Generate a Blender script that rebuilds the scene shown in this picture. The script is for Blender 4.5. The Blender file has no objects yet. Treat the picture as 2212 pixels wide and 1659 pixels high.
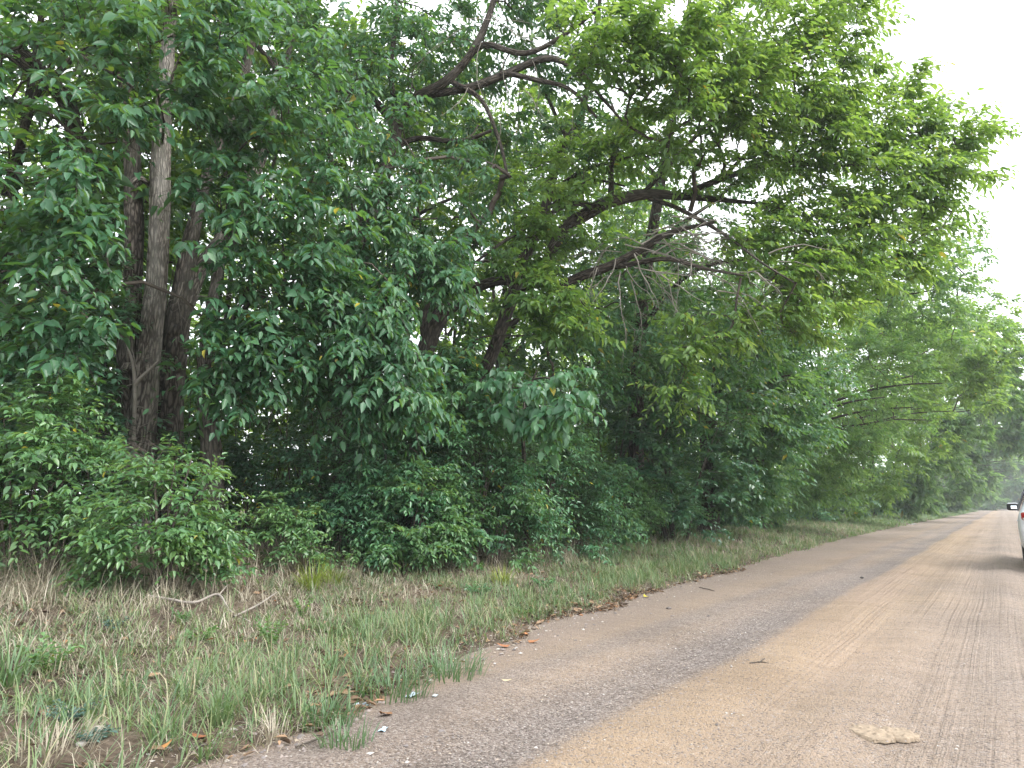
import bpy, math, random
import numpy as np
from mathutils import Matrix, Vector

SC = bpy.context.scene
COL = SC.collection
R = math.radians
rng = np.random.default_rng(11)
random.seed(11)

# ------------------------------------------------------------------ camera
CAM_H = 1.2
FPX, CX, CY = 1534.0, 1106.0, 829.5          # focal length and centre in a 2212 x 1659 frame
PITCH, YAW = R(9.71), R(34.23)
cam_d = bpy.data.cameras.new('camera')
cam_d.sensor_width = 36.0
cam_d.lens = FPX / 2212.0 * 36.0
cam_d.clip_start = 0.05
cam_d.clip_end = 3000.0
cam = bpy.data.objects.new('camera', cam_d)
COL.objects.link(cam)
cam.location = (0, 0, CAM_H)
cam.rotation_euler = (math.pi / 2 + PITCH, 0, YAW)
SC.camera = cam

# ------------------------------------------------------------------ light
SUN_EL, SUN_AZ = R(47), R(76)                # azimuth measured from +Y towards +X
W = bpy.data.worlds.new('World')
SC.world = W
W.use_nodes = True
wn = W.node_tree
wn.nodes.clear()
sky = wn.nodes.new('ShaderNodeTexSky')
sky.sky_type = 'NISHITA'
sky.sun_disc = False
sky.sun_elevation = SUN_EL
sky.sun_rotation = SUN_AZ
sky.air_density = 1.2
sky.dust_density = 4.0
sky.ozone_density = 1.0
# a closed overcast deck in front of the clear sky: thin, soft, nearly even cloud
tc = wn.nodes.new('ShaderNodeTexCoord')
cn = wn.nodes.new('ShaderNodeTexNoise')
cn.inputs['Scale'].default_value = 2.2
cn.inputs['Detail'].default_value = 4.0
cr = wn.nodes.new('ShaderNodeValToRGB')
cr.color_ramp.elements[0].position = 0.3
cr.color_ramp.elements[0].color = (0.90, 0.955, 1.0, 1)
cr.color_ramp.elements[1].position = 0.7
cr.color_ramp.elements[1].color = (0.97, 0.99, 1.0, 1)
sc_ = wn.nodes.new('ShaderNodeVectorMath')
sc_.operation = 'SCALE'
sc_.inputs['Scale'].default_value = 10.2
mx = wn.nodes.new('ShaderNodeMix')
mx.data_type = 'RGBA'
mx.inputs[0].default_value = 0.86
bg = wn.nodes.new('ShaderNodeBackground')
bg.inputs['Strength'].default_value = 0.1
wo = wn.nodes.new('ShaderNodeOutputWorld')
L_ = wn.links.new
L_(tc.outputs['Generated'], cn.inputs['Vector'])
L_(cn.outputs['Fac'], cr.inputs['Fac'])
L_(cr.outputs['Color'], sc_.inputs[0])
L_(sky.outputs['Color'], mx.inputs[6])
L_(sc_.outputs['Vector'], mx.inputs[7])
L_(mx.outputs[2], bg.inputs['Color'])
L_(bg.outputs['Background'], wo.inputs['Surface'])

sun_d = bpy.data.lights.new('sun', 'SUN')
sun_d.energy = 1.25
sun_d.angle = R(32)
sun_d.color = (1.0, 0.975, 0.94)
sun = bpy.data.objects.new('sun', sun_d)
COL.objects.link(sun)
sd = Vector((math.sin(SUN_AZ) * math.cos(SUN_EL), math.cos(SUN_AZ) * math.cos(SUN_EL), math.sin(SUN_EL)))
sun.rotation_euler = sd.to_track_quat('Z', 'Y').to_euler()
sun.location = (20, 10, 40)

SC.view_settings.view_transform = 'Standard'
SC.view_settings.look = 'None'
SC.view_settings.exposure = 1.6
SC.view_settings.gamma = 1.0
SC.view_settings.use_curve_mapping = False
SC.render.engine = 'CYCLES'
cy = SC.cycles
cy.max_bounces = 8
cy.diffuse_bounces = 4
cy.glossy_bounces = 2
cy.transmission_bounces = 5
cy.transparent_max_bounces = 4
cy.volume_bounces = 0
cy.caustics_reflective = False
cy.caustics_refractive = False
cy.use_denoising = True
try:
    cy.denoiser = 'OPENIMAGEDENOISE'
    cy.denoising_prefilter = 'ACCURATE'
except Exception:
    pass

# ------------------------------------------------------------------ geometry helpers
UP = np.array([0.0, 0.0, 1.0])


def nrm(a):
    return a / np.maximum(np.linalg.norm(a, axis=-1, keepdims=True), 1e-9)


def ray(u, v):
    x = (u - CX) / FPX
    y = -(v - CY) / FPX
    r, fw, up = x, math.cos(PITCH) - math.sin(PITCH) * y, math.sin(PITCH) + math.cos(PITCH) * y
    return np.array([r * math.cos(YAW) - fw * math.sin(YAW), r * math.sin(YAW) + fw * math.cos(YAW), up])


def at(u, v, r):
    """The point seen in that direction at horizontal range r metres."""
    d = ray(u, v)
    return d / math.hypot(d[0], d[1]) * r + np.array([0, 0, CAM_H])


CAM_F = np.array([-math.sin(YAW) * math.cos(PITCH), math.cos(YAW) * math.cos(PITCH), math.sin(PITCH)])
CAM_R = np.array([math.cos(YAW), math.sin(YAW), 0.0])
CAM_U = np.array([math.sin(YAW) * math.sin(PITCH), -math.cos(YAW) * math.sin(PITCH), math.cos(PITCH)])
# openings in the leaf cover through which trunks and limbs show: u0 v0 u1 v1, share left out, leaves nearer than this range
GAPS = [(335, 40, 395, 290, .6, 11.9), (258, 285, 312, 560, .72, 11.9), (312, 280, 382, 640, .92, 11.7), (300, 620, 390, 800, .93, 11.6), (262, 740, 350, 1010, .96, 11.3), (372, 540, 445, 770, .7, 12.1), (340, 790, 400, 950, .8, 12),
        (440, 890, 475, 1010, .7, 11), (900, 660, 975, 765, .9, 14.6), (1000, 588, 1135, 645, .85, 14), (1040, 640, 1135, 795, .85, 15.1), (1222, 440, 1310, 495, .85, 13.9), (1290, 408, 1490, 445, .85, 14), (1480, 340, 1720, 425, .5, 14.5),
        (830, 235, 985, 345, .5, 13), (950, 90, 1270, 215, .42, 12.4), (640, 150, 800, 200, .5, 12.8), (1210, 560, 1420, 640, .7, 13.4), (1330, 480, 1580, 700, .82, 13.6), (10, 70, 215, 340, .42, 13), (690, 690, 760, 960, .3, 14.2), (960, 20, 1220, 240, .45, 12)]


def gap_mask(P, rg):
    d = P - np.array([0, 0, CAM_H])
    z = np.maximum(d @ CAM_F, .01)
    u = CX + FPX * (d @ CAM_R) / z
    v = CY - FPX * (d @ CAM_U) / z
    r = np.hypot(d[:, 0], d[:, 1])
    keep = np.ones(len(P), bool)
    for u0, v0, u1, v1, pr, rm in GAPS:
        inn = np.minimum(np.minimum(u - u0, u1 - u) / 14, np.minimum(v - v0, v1 - v) / 45) + rg.normal(0, .35, len(P))
        keep &= ~((inn > .35) & (r < rm) & (rg.random(len(P)) < pr))
    return keep


def vnoise(x, y, z=None, seed=0):
    """Smooth value noise in 0..1 (numpy arrays)."""
    x = np.asarray(x, float); y = np.asarray(y, float)
    z = np.zeros_like(x) if z is None else np.asarray(z, float)
    xi, yi, zi = np.floor(x), np.floor(y), np.floor(z)
    fx, fy, fz = x - xi, y - yi, z - zi
    fx, fy, fz = (t * t * (3 - 2 * t) for t in (fx, fy, fz))

    def h(a, b, c):
        n = (a * 374761393 + b * 668265263 + c * 2147483647 + seed * 974634777).astype(np.int64)
        n = (n ^ (n >> 13)) * 1274126177
        n = n & 0xffffffff
        return ((n ^ (n >> 16)) & 0xffff) / 65535.0
    xi, yi, zi = (t.astype(np.int64) for t in (xi, yi, zi))
    o = 0
    for i in (0, 1):
        for j in (0, 1):
            for k in (0, 1):
                w = (fx if i else 1 - fx) * (fy if j else 1 - fy) * (fz if k else 1 - fz)
                o = o + w * h(xi + i, yi + j, zi + k)
    return o


EY = np.array([-60, 0, 2.33, 3.18, 4.61, 7.17, 9.33, 12.85, 28, 50, 97, 380, 900.])
EX = np.array([-2.8, -2.95, -3.22, -3.36, -3.66, -4.0, -4.1, -4.25, -5.0, -5.1, -4.7, -4.3, -4.3])


def edge_x(y):
    y = np.asarray(y, float)
    return np.interp(y, EY, EX) + 0.22 * (vnoise(y * 0.9, y * 0, seed=3) - 0.5) + 0.16 * (vnoise(y * 3.1, y * 0, seed=4) - 0.5)


ROAD_R = 5.2


def terr(x, y):
    """Ground height: flat under the road, a bank that rises gently on both sides."""
    x = np.asarray(x, float); y = np.asarray(y, float)
    t = edge_x(y) - x
    tr = x - ROAD_R
    t = np.maximum(t, tr)
    bank = 0.62 * (1 - np.exp(-np.maximum(t, 0) / 4.6))
    rough = (vnoise(x * 1.3, y * 1.3, seed=7) - 0.5) * 0.10 + (vnoise(x * 4.1, y * 4.1, seed=8) - 0.5) * 0.045
    rough = rough * np.clip(t * 1.2, 0, 1)
    dip = -0.06 + 0.08 * np.clip((t + 0.35) / 0.5, 0, 1)
    return bank + rough + dip


def base(u, r, sink=0.12):
    p = at(u, 1150, r)
    p[2] = float(terr(p[0], p[1])) - sink
    return p


# ------------------------------------------------------------------ object helpers
def tag(o, label=None, cat=None, group=None, kind=None):
    if label: o['label'] = label
    if cat: o['category'] = cat
    if group: o['group'] = group
    if kind: o['kind'] = kind
    return o


def empty(name, loc, label, cat, group=None, rz=0.0):
    o = bpy.data.objects.new(name, None)
    o.empty_display_size = 0.3
    COL.objects.link(o)
    o.location = Vector([float(q) for q in loc])
    o.rotation_euler = (0, 0, rz)
    return tag(o, label, cat, group)


def mesh_np(name, V, F, mats, tone=None, smooth=False, uv=None, matidx=None):
    """A mesh from arrays: V (n,3), F a list of (m,k) index arrays."""
    me = bpy.data.meshes.new(name)
    V = np.ascontiguousarray(V, dtype=np.float32)
    if not isinstance(F, (list, tuple)):
        F = [F]
    F = [np.asarray(f, dtype=np.int32) for f in F if len(f)]
    me.vertices.add(len(V))
    me.vertices.foreach_set('co', V.ravel())
    nl = sum(f.size for f in F)
    npoly = sum(len(f) for f in F)
    me.loops.add(nl)
    idx = np.concatenate([f.ravel() for f in F]) if F else np.zeros(0, np.int32)
    me.loops.foreach_set('vertex_index', idx)
    tot = np.concatenate([np.full(len(f), f.shape[1], np.int32) for f in F])
    st = np.concatenate([[0], np.cumsum(tot)[:-1]]).astype(np.int32)
    me.polygons.add(npoly)
    me.polygons.foreach_set('loop_start', st)
    if smooth:
        me.polygons.foreach_set('use_smooth', np.ones(npoly, bool))
    if matidx is not None:
        me.polygons.foreach_set('material_index', np.asarray(matidx, np.int32))
    if tone is not None:
        a = me.attributes.new('tone', 'FLOAT', 'POINT')
        a.data.foreach_set('value', np.ascontiguousarray(tone, dtype=np.float32))
    if uv is not None:
        a = me.attributes.new('bark_uv', 'FLOAT2', 'POINT')
        a.data.foreach_set('vector', np.ascontiguousarray(uv, dtype=np.float32).ravel())
    for m in (mats if isinstance(mats, (list, tuple)) else [mats]):
        me.materials.append(m)
    me.update(calc_edges=True)
    me.validate()
    return me


def link(name, me, parent=None):
    o = bpy.data.objects.new(name, me)
    COL.objects.link(o)
    if parent is not None:
        o.parent = parent
    return o


# ------------------------------------------------------------------ materials
def new_mat(name):
    m = bpy.data.materials.new(name)
    m.use_nodes = True
    nt = m.node_tree
    nt.nodes.clear()
    out = nt.nodes.new('ShaderNodeOutputMaterial')
    return m, nt, out


def ramp(nt, stops):
    n = nt.nodes.new('ShaderNodeValToRGB')
    e = n.color_ramp.elements
    while len(e) < len(stops):
        e.new(0.5)
    for k, (p, c) in enumerate(stops):
        e[k].position = p
        e[k].color = (c[0], c[1], c[2], 1)
    return n


def leaf_mat(name, stops, tstops, trans=0.38, rough=0.38, spec=0.5, back=0.35, vein=0.0):
    m, nt, out = new_mat(name)
    a = nt.nodes.new('ShaderNodeAttribute'); a.attribute_name = 'tone'
    c = ramp(nt, stops); t = ramp(nt, tstops)
    geo = nt.nodes.new('ShaderNodeNewGeometry')
    pale = nt.nodes.new('ShaderNodeMix'); pale.data_type = 'RGBA'
    pale.inputs[7].default_value = (0.13, 0.19, 0.12, 1)
    mul = nt.nodes.new('ShaderNodeMath'); mul.operation = 'MULTIPLY'; mul.inputs[1].default_value = back
    p = nt.nodes.new('ShaderNodeBsdfPrincipled')
    p.inputs['Roughness'].default_value = rough
    p.inputs['Specular IOR Level'].default_value = spec
    tr = nt.nodes.new('ShaderNodeBsdfTranslucent')
    ms = nt.nodes.new('ShaderNodeMixShader'); ms.inputs[0].default_value = trans
    k = nt.links.new
    k(a.outputs['Fac'], c.inputs['Fac']); k(a.outputs['Fac'], t.inputs['Fac'])
    k(geo.outputs['Backfacing'], mul.inputs[0]); k(mul.outputs[0], pale.inputs[0])
    k(c.outputs['Color'], pale.inputs[6]); k(pale.outputs[2], p.inputs['Base Color'])
    k(t.outputs['Color'], tr.inputs['Color'])
    k(p.outputs[0], ms.inputs[1]); k(tr.outputs[0], ms.inputs[2])
    k(ms.outputs[0], out.inputs['Surface'])
    return m


def plain_mat(name, col, rough=0.6, metal=0.0, spec=0.5, coat=0.0, noise=0.0, nscale=8.0):
    m, nt, out = new_mat(name)
    p = nt.nodes.new('ShaderNodeBsdfPrincipled')
    p.inputs['Base Color'].default_value = (*col, 1)
    p.inputs['Roughness'].default_value = rough
    p.inputs['Metallic'].default_value = metal
    p.inputs['Specular IOR Level'].default_value = spec
    p.inputs['Coat Weight'].default_value = coat
    if noise:
        tcn = nt.nodes.new('ShaderNodeTexCoord')
        n = nt.nodes.new('ShaderNodeTexNoise'); n.inputs['Scale'].default_value = nscale; n.inputs['Detail'].default_value = 6
        c = ramp(nt, [(0.3, tuple(q * (1 - noise) for q in col)), (0.7, tuple(min(1, q * (1 + noise)) for q in col))])
        nt.links.new(tcn.outputs['Object'], n.inputs['Vector'])
        nt.links.new(n.outputs['Fac'], c.inputs['Fac']); nt.links.new(c.outputs['Color'], p.inputs['Base Color'])
    nt.links.new(p.outputs[0], out.inputs['Surface'])
    return m


def bark_mat(name, dark, light, scale=1.0, bump=0.9, grey=(0.36, 0.34, 0.32)):
    m, nt, out = new_mat(name)
    k = nt.links.new
    a = nt.nodes.new('ShaderNodeAttribute'); a.attribute_name = 'bark_uv'
    mp = nt.nodes.new('ShaderNodeMapping')
    mp.inputs['Scale'].default_value = (25 * scale, 4.6 * scale, 1)
    nz = nt.nodes.new('ShaderNodeTexNoise'); nz.inputs['Scale'].default_value = 0.6; nz.inputs['Detail'].default_value = 3
    add = nt.nodes.new('ShaderNodeVectorMath'); add.operation = 'MULTIPLY_ADD'
    add.inputs[1].default_value = (1.6, 1.6, 1.6)
    vo = nt.nodes.new('ShaderNodeTexVoronoi'); vo.feature = 'DISTANCE_TO_EDGE'; vo.inputs['Scale'].default_value = 1.0
    fine = nt.nodes.new('ShaderNodeTexNoise'); fine.inputs['Scale'].default_value = 3.0; fine.inputs['Detail'].default_value = 8
    fine.inputs['Roughness'].default_value = 0.65
    big = nt.nodes.new('ShaderNodeTexNoise'); big.inputs['Scale'].default_value = 0.12; big.inputs['Detail'].default_value = 4
    r1 = ramp(nt, [(0.0, tuple(q * .7 for q in dark)), (0.07, dark), (0.20, tuple(.35 * p + .65 * q for p, q in zip(dark, light))), (0.5, light)])
    mixg = nt.nodes.new('ShaderNodeMix'); mixg.data_type = 'RGBA'; mixg.inputs[7].default_value = (*grey, 1)
    mf = nt.nodes.new('ShaderNodeMapRange'); mf.inputs[1].default_value = 0.42; mf.inputs[2].default_value = 0.72; mf.inputs[4].default_value = 0.6
    mixf = nt.nodes.new('ShaderNodeMix'); mixf.data_type = 'RGBA'; mixf.blend_type = 'MULTIPLY'; mixf.inputs[0].default_value = 0.55
    rf = ramp(nt, [(0.25, (0.45, 0.43, 0.42)), (0.7, (1.1, 1.08, 1.05))])
    hs = nt.nodes.new('ShaderNodeMath'); hs.operation = 'MULTIPLY_ADD'; hs.inputs[1].default_value = 0.35
    b = nt.nodes.new('ShaderNodeBump'); b.inputs['Strength'].default_value = bump; b.inputs['Distance'].default_value = 0.06
    p = nt.nodes.new('ShaderNodeBsdfPrincipled'); p.inputs['Roughness'].default_value = 0.88
    p.inputs['Specular IOR Level'].default_value = 0.25
    k(a.outputs['Vector'], mp.inputs['Vector']); k(mp.outputs[0], nz.inputs['Vector'])
    k(nz.outputs['Color'], add.inputs[0]); k(mp.outputs[0], add.inputs[2])
    k(add.outputs[0], vo.inputs['Vector']); k(mp.outputs[0], fine.inputs['Vector']); k(mp.outputs[0], big.inputs['Vector'])
    k(vo.outputs['Distance'], r1.inputs['Fac'])
    k(big.outputs['Fac'], mf.inputs[0]); k(mf.outputs[0], mixg.inputs[0]); k(r1.outputs['Color'], mixg.inputs[6])
    k(fine.outputs['Fac'], rf.inputs['Fac']); k(mixg.outputs[2], mixf.inputs[6]); k(rf.outputs['Color'], mixf.inputs[7])
    st = nt.nodes.new('ShaderNodeTexNoise'); st.inputs['Scale'].default_value = 2.6; st.inputs['Detail'].default_value = 5
    tcb = nt.nodes.new('ShaderNodeTexCoord'); k(tcb.outputs['Object'], st.inputs['Vector'])
    rs = ramp(nt, [(0.30, (0.58, 0.59, 0.52)), (0.5, (0.95, 0.95, 0.93)), (0.68, (1.2, 1.18, 1.15))]); k(st.outputs['Fac'], rs.inputs['Fac'])
    mst = nt.nodes.new('ShaderNodeMix'); mst.data_type = 'RGBA'; mst.blend_type = 'MULTIPLY'; mst.inputs[0].default_value = 0.8
    k(mixf.outputs[2], mst.inputs[6]); k(rs.outputs['Color'], mst.inputs[7])
    k(mst.outputs[2], p.inputs['Base Color'])
    k(fine.outputs['Fac'], hs.inputs[0]); k(vo.outputs['Distance'], hs.inputs[2])
    k(hs.outputs[0], b.inputs['Height']); k(b.outputs[0], p.inputs['Normal'])
    k(p.outputs[0], out.inputs['Surface'])
    return m


G = {}
# tone 0..0.97 = green range, above = yellowing
def greens(d, m_, l, y=(0.42, 0.36, 0.04)):
    return [(0.0, d), (0.5, m_), (0.93, l), (0.985, l), (1.0, y)]


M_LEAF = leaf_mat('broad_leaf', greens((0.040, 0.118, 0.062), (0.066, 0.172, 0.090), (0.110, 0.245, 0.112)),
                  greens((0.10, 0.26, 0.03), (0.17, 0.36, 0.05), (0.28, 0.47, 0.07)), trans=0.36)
M_LEAF_BRIGHT = leaf_mat('sunlit_leaf', greens((0.073, 0.154, 0.050), (0.121, 0.229, 0.070), (0.184, 0.301, 0.088)),  # brighter, yellower leaf copy with sun and backlight put into the colour
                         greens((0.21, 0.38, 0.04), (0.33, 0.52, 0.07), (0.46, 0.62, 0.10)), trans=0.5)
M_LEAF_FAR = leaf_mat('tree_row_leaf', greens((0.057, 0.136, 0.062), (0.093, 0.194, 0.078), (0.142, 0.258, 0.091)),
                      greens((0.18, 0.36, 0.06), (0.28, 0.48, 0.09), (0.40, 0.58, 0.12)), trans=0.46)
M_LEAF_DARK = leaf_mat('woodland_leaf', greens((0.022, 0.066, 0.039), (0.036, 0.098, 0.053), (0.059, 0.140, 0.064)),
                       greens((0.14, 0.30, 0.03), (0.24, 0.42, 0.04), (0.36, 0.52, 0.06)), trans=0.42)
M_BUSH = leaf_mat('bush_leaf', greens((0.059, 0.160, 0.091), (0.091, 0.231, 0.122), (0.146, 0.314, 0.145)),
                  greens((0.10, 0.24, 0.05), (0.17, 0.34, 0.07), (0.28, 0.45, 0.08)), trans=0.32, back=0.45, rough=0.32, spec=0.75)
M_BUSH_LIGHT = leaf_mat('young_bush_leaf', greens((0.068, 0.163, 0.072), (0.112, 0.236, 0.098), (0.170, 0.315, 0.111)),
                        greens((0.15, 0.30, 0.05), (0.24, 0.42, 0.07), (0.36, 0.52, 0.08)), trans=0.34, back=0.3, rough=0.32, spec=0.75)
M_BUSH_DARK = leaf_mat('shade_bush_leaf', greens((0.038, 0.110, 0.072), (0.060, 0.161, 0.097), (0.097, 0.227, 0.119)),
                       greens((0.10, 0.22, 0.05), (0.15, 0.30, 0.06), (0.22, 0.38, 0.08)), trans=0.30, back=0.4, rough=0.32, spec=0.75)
M_GRASS = leaf_mat('green_grass', [(0.0, (0.10, 0.18, 0.095)), (0.35, (0.15, 0.235, 0.115)), (0.6, (0.20, 0.27, 0.12)), (0.8, (0.30, 0.31, 0.16)), (1.0, (0.44, 0.39, 0.26))],
                   [(0.0, (0.10, 0.22, 0.05)), (0.5, (0.2, 0.32, 0.07)), (1.0, (0.4, 0.34, 0.16))], trans=0.3, rough=0.5, back=0.0)
M_DRY = leaf_mat('dry_grass', [(0.0, (0.20, 0.165, 0.125)), (0.4, (0.34, 0.295, 0.22)), (0.8, (0.49, 0.44, 0.345)), (1.0, (0.60, 0.55, 0.46))],
                 [(0.0, (0.2, 0.16, 0.1)), (1.0, (0.45, 0.38, 0.25))], trans=0.22, rough=0.6, back=0.0)
M_LITTER = leaf_mat('dead_leaf', [(0.0, (0.07, 0.045, 0.03)), (0.4, (0.16, 0.10, 0.06)), (0.75, (0.27, 0.17, 0.10)), (0.93, (0.36, 0.24, 0.15)), (1.0, (0.40, 0.17, 0.07))],
                    [(0.0, (0.08, 0.05, 0.03)), (1.0, (0.3, 0.18, 0.08))], trans=0.12, rough=0.7, back=0.0)
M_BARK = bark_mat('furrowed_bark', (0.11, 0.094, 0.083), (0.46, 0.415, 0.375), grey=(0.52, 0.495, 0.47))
M_BARK_MID = bark_mat('shaded_bark', (0.065, 0.054, 0.047), (0.25, 0.215, 0.19), grey=(0.31, 0.29, 0.27))  # darker copy of the furrowed bark, shade on the side stems painted in
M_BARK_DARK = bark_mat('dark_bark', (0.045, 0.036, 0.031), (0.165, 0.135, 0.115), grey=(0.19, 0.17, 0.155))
M_TWIG = plain_mat('twig_bark', (0.085, 0.068, 0.055), 0.85, noise=0.4, nscale=5)
M_TWIG_GREEN = plain_mat('green_twig', (0.10, 0.12, 0.055), 0.7, noise=0.3, nscale=5)
M_DEAD = plain_mat('dead_wood', (0.30, 0.265, 0.235), 0.85, noise=0.35, nscale=4)


# ------------------------------------------------------------------ leaves
LEAF0_V = np.array([[0, 0, 0], [-.46, .24, .10], [.46, .24, .10], [0, .33, .0], [-.42, .56, .06], [.42, .56, .06], [0, .66, -.05], [-.17, .82, -.04], [.17, .82, -.04], [0, 1.0, -.20]], float)
LEAF0_F = np.array([[0, 3, 1], [0, 2, 3], [1, 3, 4], [3, 6, 4], [2, 5, 3], [3, 5, 6], [4, 6, 7], [5, 8, 6], [7, 6, 9], [6, 8, 9]])
LEAF1_V = np.array([[0, 0, 0], [-.44, .26, .10], [.44, .26, .10], [-.36, .62, .04], [.36, .62, .04], [0, 1.0, -.14]], float)
LEAF1_F = np.array([[0, 3, 1], [0, 5, 3], [0, 2, 4], [0, 4, 5]])
LEAF2_V = np.array([[0, 0, 0], [-.5, .42, .08], [.5, .42, .08], [0, 1.0, -.08]], float)
LEAF2_F = np.array([[0, 3, 1], [0, 2, 3]])
LOD = [(LEAF0_V, LEAF0_F), (LEAF1_V, LEAF1_F), (LEAF2_V, LEAF2_F)]


class Leaves:
    def __init__(self):
        self.P, self.D, self.N, self.L, self.Wd, self.T = [], [], [], [], [], []

    def add(self, P, D, N, L, Wd, T):
        self.P.append(P); self.D.append(D); self.N.append(N); self.L.append(L); self.Wd.append(Wd); self.T.append(T)

    def cat(self):
        for k in 'P D N L Wd T'.split():
            v = getattr(self, k)
            if isinstance(v, list):
                setattr(self, k, np.concatenate(v) if v else np.zeros((0, 3) if k in 'PDN' else 0))
        k_ = gap_mask(self.P + nrm(self.D) * self.L[:, None] * .5, np.random.default_rng(len(self.P)))
        for k in 'P D N L Wd T'.split():
            setattr(self, k, getattr(self, k)[k_])
        D = nrm(self.D)
        X = nrm(np.cross(D, self.N))
        Z = np.cross(X, D)
        self.X, self.Y, self.Z = X, D, Z
        return self

    def mesh(self, name, mat, lod, org, keep=None):
        s = slice(None) if keep is None else keep
        V0, F0 = LOD[lod]
        P, X, Y, Z, L, Wd, T = self.P[s], self.X[s], self.Y[s], self.Z[s], self.L[s], self.Wd[s], self.T[s]
        n, m = len(P), len(V0)
        curl = np.random.default_rng(n).uniform(.15, 2.0, n)
        V = (P[:, None, :] + X[:, None, :] * (V0[None, :, 0:1] * Wd[:, None, None]) + Y[:, None, :] * (V0[None, :, 1:2] * L[:, None, None])
             + Z[:, None, :] * (V0[None, :, 2:3] * (L * curl)[:, None, None])) - np.asarray(org)
        F = (F0[None] + (np.arange(n) * m)[:, None, None]).reshape(-1, 3)
        return mesh_np(name, V.reshape(-1, 3), F, mat, tone=np.repeat(T, m))


_leaf_var = {}


def leaf_variant(mat, k, wr):
    key = (mat.name, k, round(wr, 2))
    if key not in _leaf_var:
        V = LEAF0_V.copy()
        V[:, 0] *= wr
        V[:, 2] *= 0.8 + 0.06 * k
        V[:, 0] += 0.05 * (k % 3 - 1) * V[:, 1] ** 2
        _leaf_var[key] = mesh_np('leaf', V, LEAF0_F, mat, tone=np.full(len(V), (k + 0.5) / 10.0 * 0.97))
    return _leaf_var[key]


def leaf_parts(lv, mat, parent, count=300):
    """The leaves that show largest become parts of their own; returns the mask of the others."""
    org = np.array(parent.location)
    d = lv.P - np.array([0, 0, CAM_H])
    dist = np.linalg.norm(d, axis=1)
    cf, cr_, cu = [np.array(q) for q in ((-math.sin(YAW) * math.cos(PITCH), math.cos(YAW) * math.cos(PITCH), math.sin(PITCH)),
                                        (math.cos(YAW), math.sin(YAW), 0.0),
                                        (math.sin(YAW) * math.sin(PITCH), -math.cos(YAW) * math.sin(PITCH), math.cos(PITCH)))]
    zf = d @ cf
    inside = (zf > 0.5) & (np.abs(d @ cr_) < zf * 0.72) & (np.abs(d @ cu) < zf * 0.54)
    score = np.where(inside, lv.L / dist, 0)
    idx = np.argsort(-score)[:count]
    idx = idx[score[idx] > 0]
    for i in idx:
        wr = lv.Wd[i] / lv.L[i]
        wr = min((0.36, 0.44, 0.52, 0.6), key=lambda q: abs(q - wr))
        o = bpy.data.objects.new('leaf', leaf_variant(mat, int(min(9, lv.T[i] * 10)), wr))
        COL.objects.link(o)
        o.parent = parent
        L = lv.L[i]
        X, Y, Z = lv.X[i] * L, lv.Y[i] * L, lv.Z[i] * L
        p = lv.P[i] - org
        o.matrix_local = Matrix(((X[0], Y[0], Z[0], p[0]), (X[1], Y[1], Z[1], p[1]), (X[2], Y[2], Z[2], p[2]), (0, 0, 0, 1)))
    keep = np.ones(len(lv.P), bool)
    keep[idx] = False
    return keep


# ------------------------------------------------------------------ tubes
class Tubes:
    """Many thin tapered prisms joined in one mesh."""
    def __init__(self):
        self.A, self.B, self.ra, self.rb = [], [], [], []

    def add(self, A, B, ra, rb):
        self.A.append(np.atleast_2d(A)); self.B.append(np.atleast_2d(B))
        n = len(self.A[-1])
        self.ra.append(np.broadcast_to(ra, (n,)).astype(float)); self.rb.append(np.broadcast_to(rb, (n,)).astype(float))

    def mesh(self, name, mat, org, k=4):
        A, B = np.concatenate(self.A), np.concatenate(self.B)
        ra, rb = np.concatenate(self.ra), np.concatenate(self.rb)
        d = nrm(B - A)
        ref = np.where(np.abs(d[:, 2:3]) > 0.9, np.array([[1.0, 0, 0]]), np.array([[0, 0, 1.0]]))
        x = nrm(np.cross(d, ref)); y = np.cross(d, x)
        th = np.arange(k) / k * 2 * np.pi
        c, s = np.cos(th), np.sin(th)
        ring = x[:, None, :] * c[None, :, None] + y[:, None, :] * s[None, :, None]
        B2 = B + d * (rb[:, None] * 0.6)
        V = np.concatenate([A[:, None, :] + ring * ra[:, None, None], B2[:, None, :] + ring * rb[:, None, None]], axis=1) - np.asarray(org)
        n = len(A)
        j = np.arange(k); j2 = (j + 1) % k
        F0 = np.stack([j, j2, j2 + k, j + k], axis=1)
        F = (F0[None] + (np.arange(n) * 2 * k)[:, None, None]).reshape(-1, 4)
        Ln = np.linalg.norm(B - A, axis=1)
        uv = np.stack([np.broadcast_to(np.concatenate([th, th])[None], (n, 2 * k)) * 0.1,
                       np.concatenate([np.zeros((n, k)), np.repeat(Ln[:, None], k, 1)], 1)], axis=-1)
        return mesh_np(name, V.reshape(-1, 3), F, mat, smooth=True, uv=uv.reshape(-1, 2))


def catmull(P, n):
    P = np.asarray(P, float)
    P = np.vstack([2 * P[0] - P[1], P, 2 * P[-1] - P[-2]])
    seg = len(P) - 3
    t = np.linspace(0, seg - 1e-6, n)
    i = np.floor(t).astype(int); f = (t - i)[:, None]
    p0, p1, p2, p3 = P[i], P[i + 1], P[i + 2], P[i + 3]
    return 0.5 * ((2 * p1) + (-p0 + p2) * f + (2 * p0 - 5 * p1 + 4 * p2 - p3) * f ** 2 + (-p0 + 3 * p1 - 3 * p2 + p3) * f ** 3)


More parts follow.
